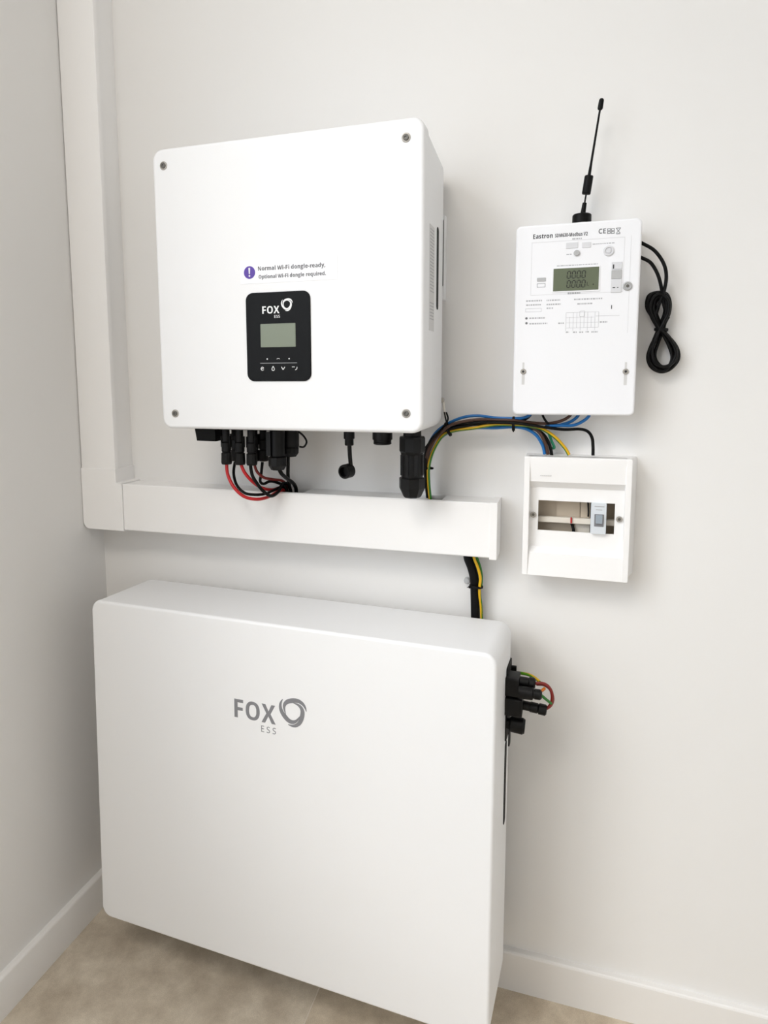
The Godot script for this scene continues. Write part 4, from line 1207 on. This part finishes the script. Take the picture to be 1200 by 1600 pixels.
# ------------------------------------------------------------------ breaker enclosure
func enclosure() -> void:
	var x0 := 0.8298
	var x1 := 0.9856
	var y0 := 0.7680
	var y1 := 0.9559
	var zf := 0.0507
	var t := thing("breaker_enclosure", "small white plastic breaker box with an open slot below the meter", "breaker box", Vector3((x0 + x1) / 2, y0, 0.0))
	# body: a tray, a little wider at the wall
	var st := mb()
	var wall := 0.0022
	var zc := 0.034
	loft(st, rrect((x0 + x1) / 2, (y0 + y1) / 2, x1 - x0, y1 - y0, 0.005), [[0.0, 0.0, 1, 0], [0.0, zc, 1, 0]], Transform3D.IDENTITY, [1, (x0 + x1) / 2, zc, 0.010, 0.0015], true)
	loft(st, rrect((x0 + x1) / 2, (y0 + y1) / 2, x1 - x0 - 2 * wall, y1 - y0 - 2 * wall, 0.003), [[0.0, 0.003, -1, 0], [0.0, zc, -1, 0]], Transform3D.IDENTITY, [], true)
	part("tray", st, M.plastic, t)
	st = mb()
	bx(st, Vector3(x0 + 0.004, y0 + 0.004, 0.003), Vector3(x1 - 0.004, y1 - 0.004, 0.0045))
	part("back_lining", st, M.cream, t)
	# cover
	st = mb()
	var ck := 0.0088
	var yt := 0.9494
	var ya := 0.9169
	var yb := 0.9063
	var hole := [0.8516, 0.9641, 0.8382, 0.8858]
	var yc := 0.8118
	var yd := 0.8040
	var ye := 0.7687
	var zm := 0.0355
	var zu := 0.0468
	for s in [[x0, x0 + ck], [x1 - ck, x1]]:
		loft(st, rrect((s[0] + s[1]) / 2, (y0 + y1) / 2, s[1] - s[0], y1 - y0, 0.0024, 3), chamfered(zc, zf, 0.0012))
	var xa := x0 + ck - 0.001
	var xb := x1 - ck + 0.001
	run_x(st, PackedVector2Array([Vector2(zc, y1 - 0.0005), Vector2(zf - 0.002, y1 - 0.0005), Vector2(zf - 0.0003, y1 - 0.002), Vector2(zf - 0.0003, yt), Vector2(zu, ya), Vector2(zm, yb), Vector2(zm, hole[3]), Vector2(zm - 0.002, hole[3]), Vector2(zm - 0.002, yb + 0.002), Vector2(zu - 0.003, ya + 0.002), Vector2(zc + 0.004, yt), Vector2(zc, yt)]), xa, xb)
	run_x(st, PackedVector2Array([Vector2(zc, y0 + 0.0005), Vector2(zf - 0.002, y0 + 0.0005), Vector2(zf - 0.0003, y0 + 0.002), Vector2(zf - 0.0003, ye), Vector2(zu, yd), Vector2(zm, yc), Vector2(zm, hole[2]), Vector2(zm - 0.002, hole[2]), Vector2(zm - 0.002, yc - 0.002), Vector2(zu - 0.003, yd - 0.002), Vector2(zc + 0.004, ye), Vector2(zc, ye)]), xa, xb)
	bx(st, Vector3(xa, hole[2], zm - 0.002), Vector3(hole[0], hole[3], zm))
	bx(st, Vector3(hole[1], hole[2], zm - 0.002), Vector3(xb, hole[3], zm))
	part("cover", st, M.plastic, t)
	for q in [Vector3(0.8443, 0.8626, 0.0380), Vector3(0.9706, 0.8626, 0.0380)]:
		st = mb()
		lathe(st, q, Vector3.BACK, [[0.0046, -0.0005], [0.0046, 0.0004], [0.0038, 0.0006], [0.0036, 0.0001], [0.0, 0.0001]], 24)
		var s := part("screw", st, M.steel, t)
		st = mb()
		lathe(st, q, Vector3.BACK, [[0.0022, 0.0], [0.0022, 0.0009], [0.0, 0.0009]], 12)
		part("screw_head", st, M.dark_steel, s)
	st = mb()
	var m: Vector3 = Vector3(0.8624, 0.9268, 0.0484)
	for k in 6:
		bx(st, m + Vector3(-0.0085 + k * 0.0029, -0.0007, -0.0015), m + Vector3(-0.0063 + k * 0.0029, 0.0007, 0.0003))
	part("embossed_mark", st, M.silver_label, t)
	# inside: rail, partition, terminal strip
	st = mb()
	run_x(st, PackedVector2Array([Vector2(0.013, 0.8479), Vector2(0.0205, 0.8479), Vector2(0.0215, 0.8489), Vector2(0.0215, 0.8561), Vector2(0.0205, 0.8571), Vector2(0.013, 0.8571)]), x0 + 0.006, x1 - 0.006)
	bx(st, Vector3(x0 + 0.03, 0.8499, 0.0045), Vector3(x0 + 0.036, 0.8550, 0.014))
	bx(st, Vector3(x1 - 0.036, 0.8499, 0.0045), Vector3(x1 - 0.03, 0.8550, 0.014))
	part("rail", st, M.ivory, t)
	st = mb()
	bx(st, Vector3(0.8790, 0.8545, 0.0045), Vector3(0.9139, 0.8836, 0.009))
	part("partition", st, M.cream, t)
	st = mb()
	bx(st, Vector3(0.9148, 0.8571, 0.0045), Vector3(0.9291, 0.8858, 0.012))
	part("partition", st, M.cream, t)
	st = mb()
	bx(st, Vector3(0.9072, 0.8276, 0.0045), Vector3(0.9293, 0.8462, 0.012))
	part("terminal_strip", st, M.ivory, t)
	# modular breaker clipped on the rail
	var bx0 := 0.9307
	var bx1 := 0.9518
	var b := thing("circuit_breaker", "single grey modular circuit breaker in the slot of the breaker box", "circuit breaker", Vector3((bx0 + bx1) / 2, 0.82, 0.02))
	var by0 := 0.8387
	var by1 := 0.8863
	st = slab(bx0 - 0.0008, bx1 + 0.0008, by0 - 0.008, by1 + 0.008, 0.0225, 0.0335, 0.001, 0.0005)
	part("body", st, M.breaker, b)
	st = slab(bx0, bx1, by0, by1, 0.033, 0.0425, 0.001, 0.0005)
	var nose := part("nose", st, M.breaker, b)
	st = mb()
	bx(st, Vector3(bx0 + 0.004, by1 - 0.0055, 0.042), Vector3(bx1 - 0.003, by1 - 0.0042, 0.0427))
	bx(st, Vector3(bx0 + 0.006, by1 - 0.0105, 0.042), Vector3(bx1 - 0.006, by1 - 0.0095, 0.0427))
	part("print", st, M.print_pale, nose)
	st = slab(bx0 + 0.0042, bx1 - 0.0032, 0.8504, 0.8697, 0.041, 0.0432, 0.0008, 0.0003)
	part("switch_well", st, M.print_grey, b)
	st = slab(bx0 + 0.0062, bx1 - 0.0052, 0.8558, 0.8686, 0.042, 0.0475, 0.0012, 0.0006)
	part("switch_lever", st, M.toggle, b, "small grey switch lever")
	# loose wires inside
	wire("red_marker_wire", "short red wire on the rail inside the breaker box", [Vector3(0.9016, 0.8493, 0.0235), Vector3(0.9015, 0.8539, 0.0235), Vector3(0.9013, 0.8585, 0.0235)], M.red, 0.0013)
	wire("black_wire", "black wire inside the breaker box below the rail", [Vector3(0.9021, 0.8464, 0.0120), Vector3(0.9042, 0.8422, 0.0160), Vector3(0.9054, 0.8355, 0.0180), Vector3(0.9048, 0.8231, 0.0180)], M.rubber, 0.0024, "coloured mains wires")
	wire("black_wire", "black wire beside the breaker inside the box", [Vector3(0.9265, 0.8600, 0.0160), Vector3(0.9267, 0.8675, 0.0180), Vector3(0.9259, 0.8776, 0.0180), Vector3(0.9245, 0.8917, 0.0180)], M.rubber, 0.0013, "coloured mains wires")

func _ready() -> void:
	view_and_light()
	materials()
	room()
	ceiling_lamp()
	trunking()
	inverter()
	battery()
	meter()
	enclosure()
	antenna()
	inverter_cables()
	wires()
	battery_cables()
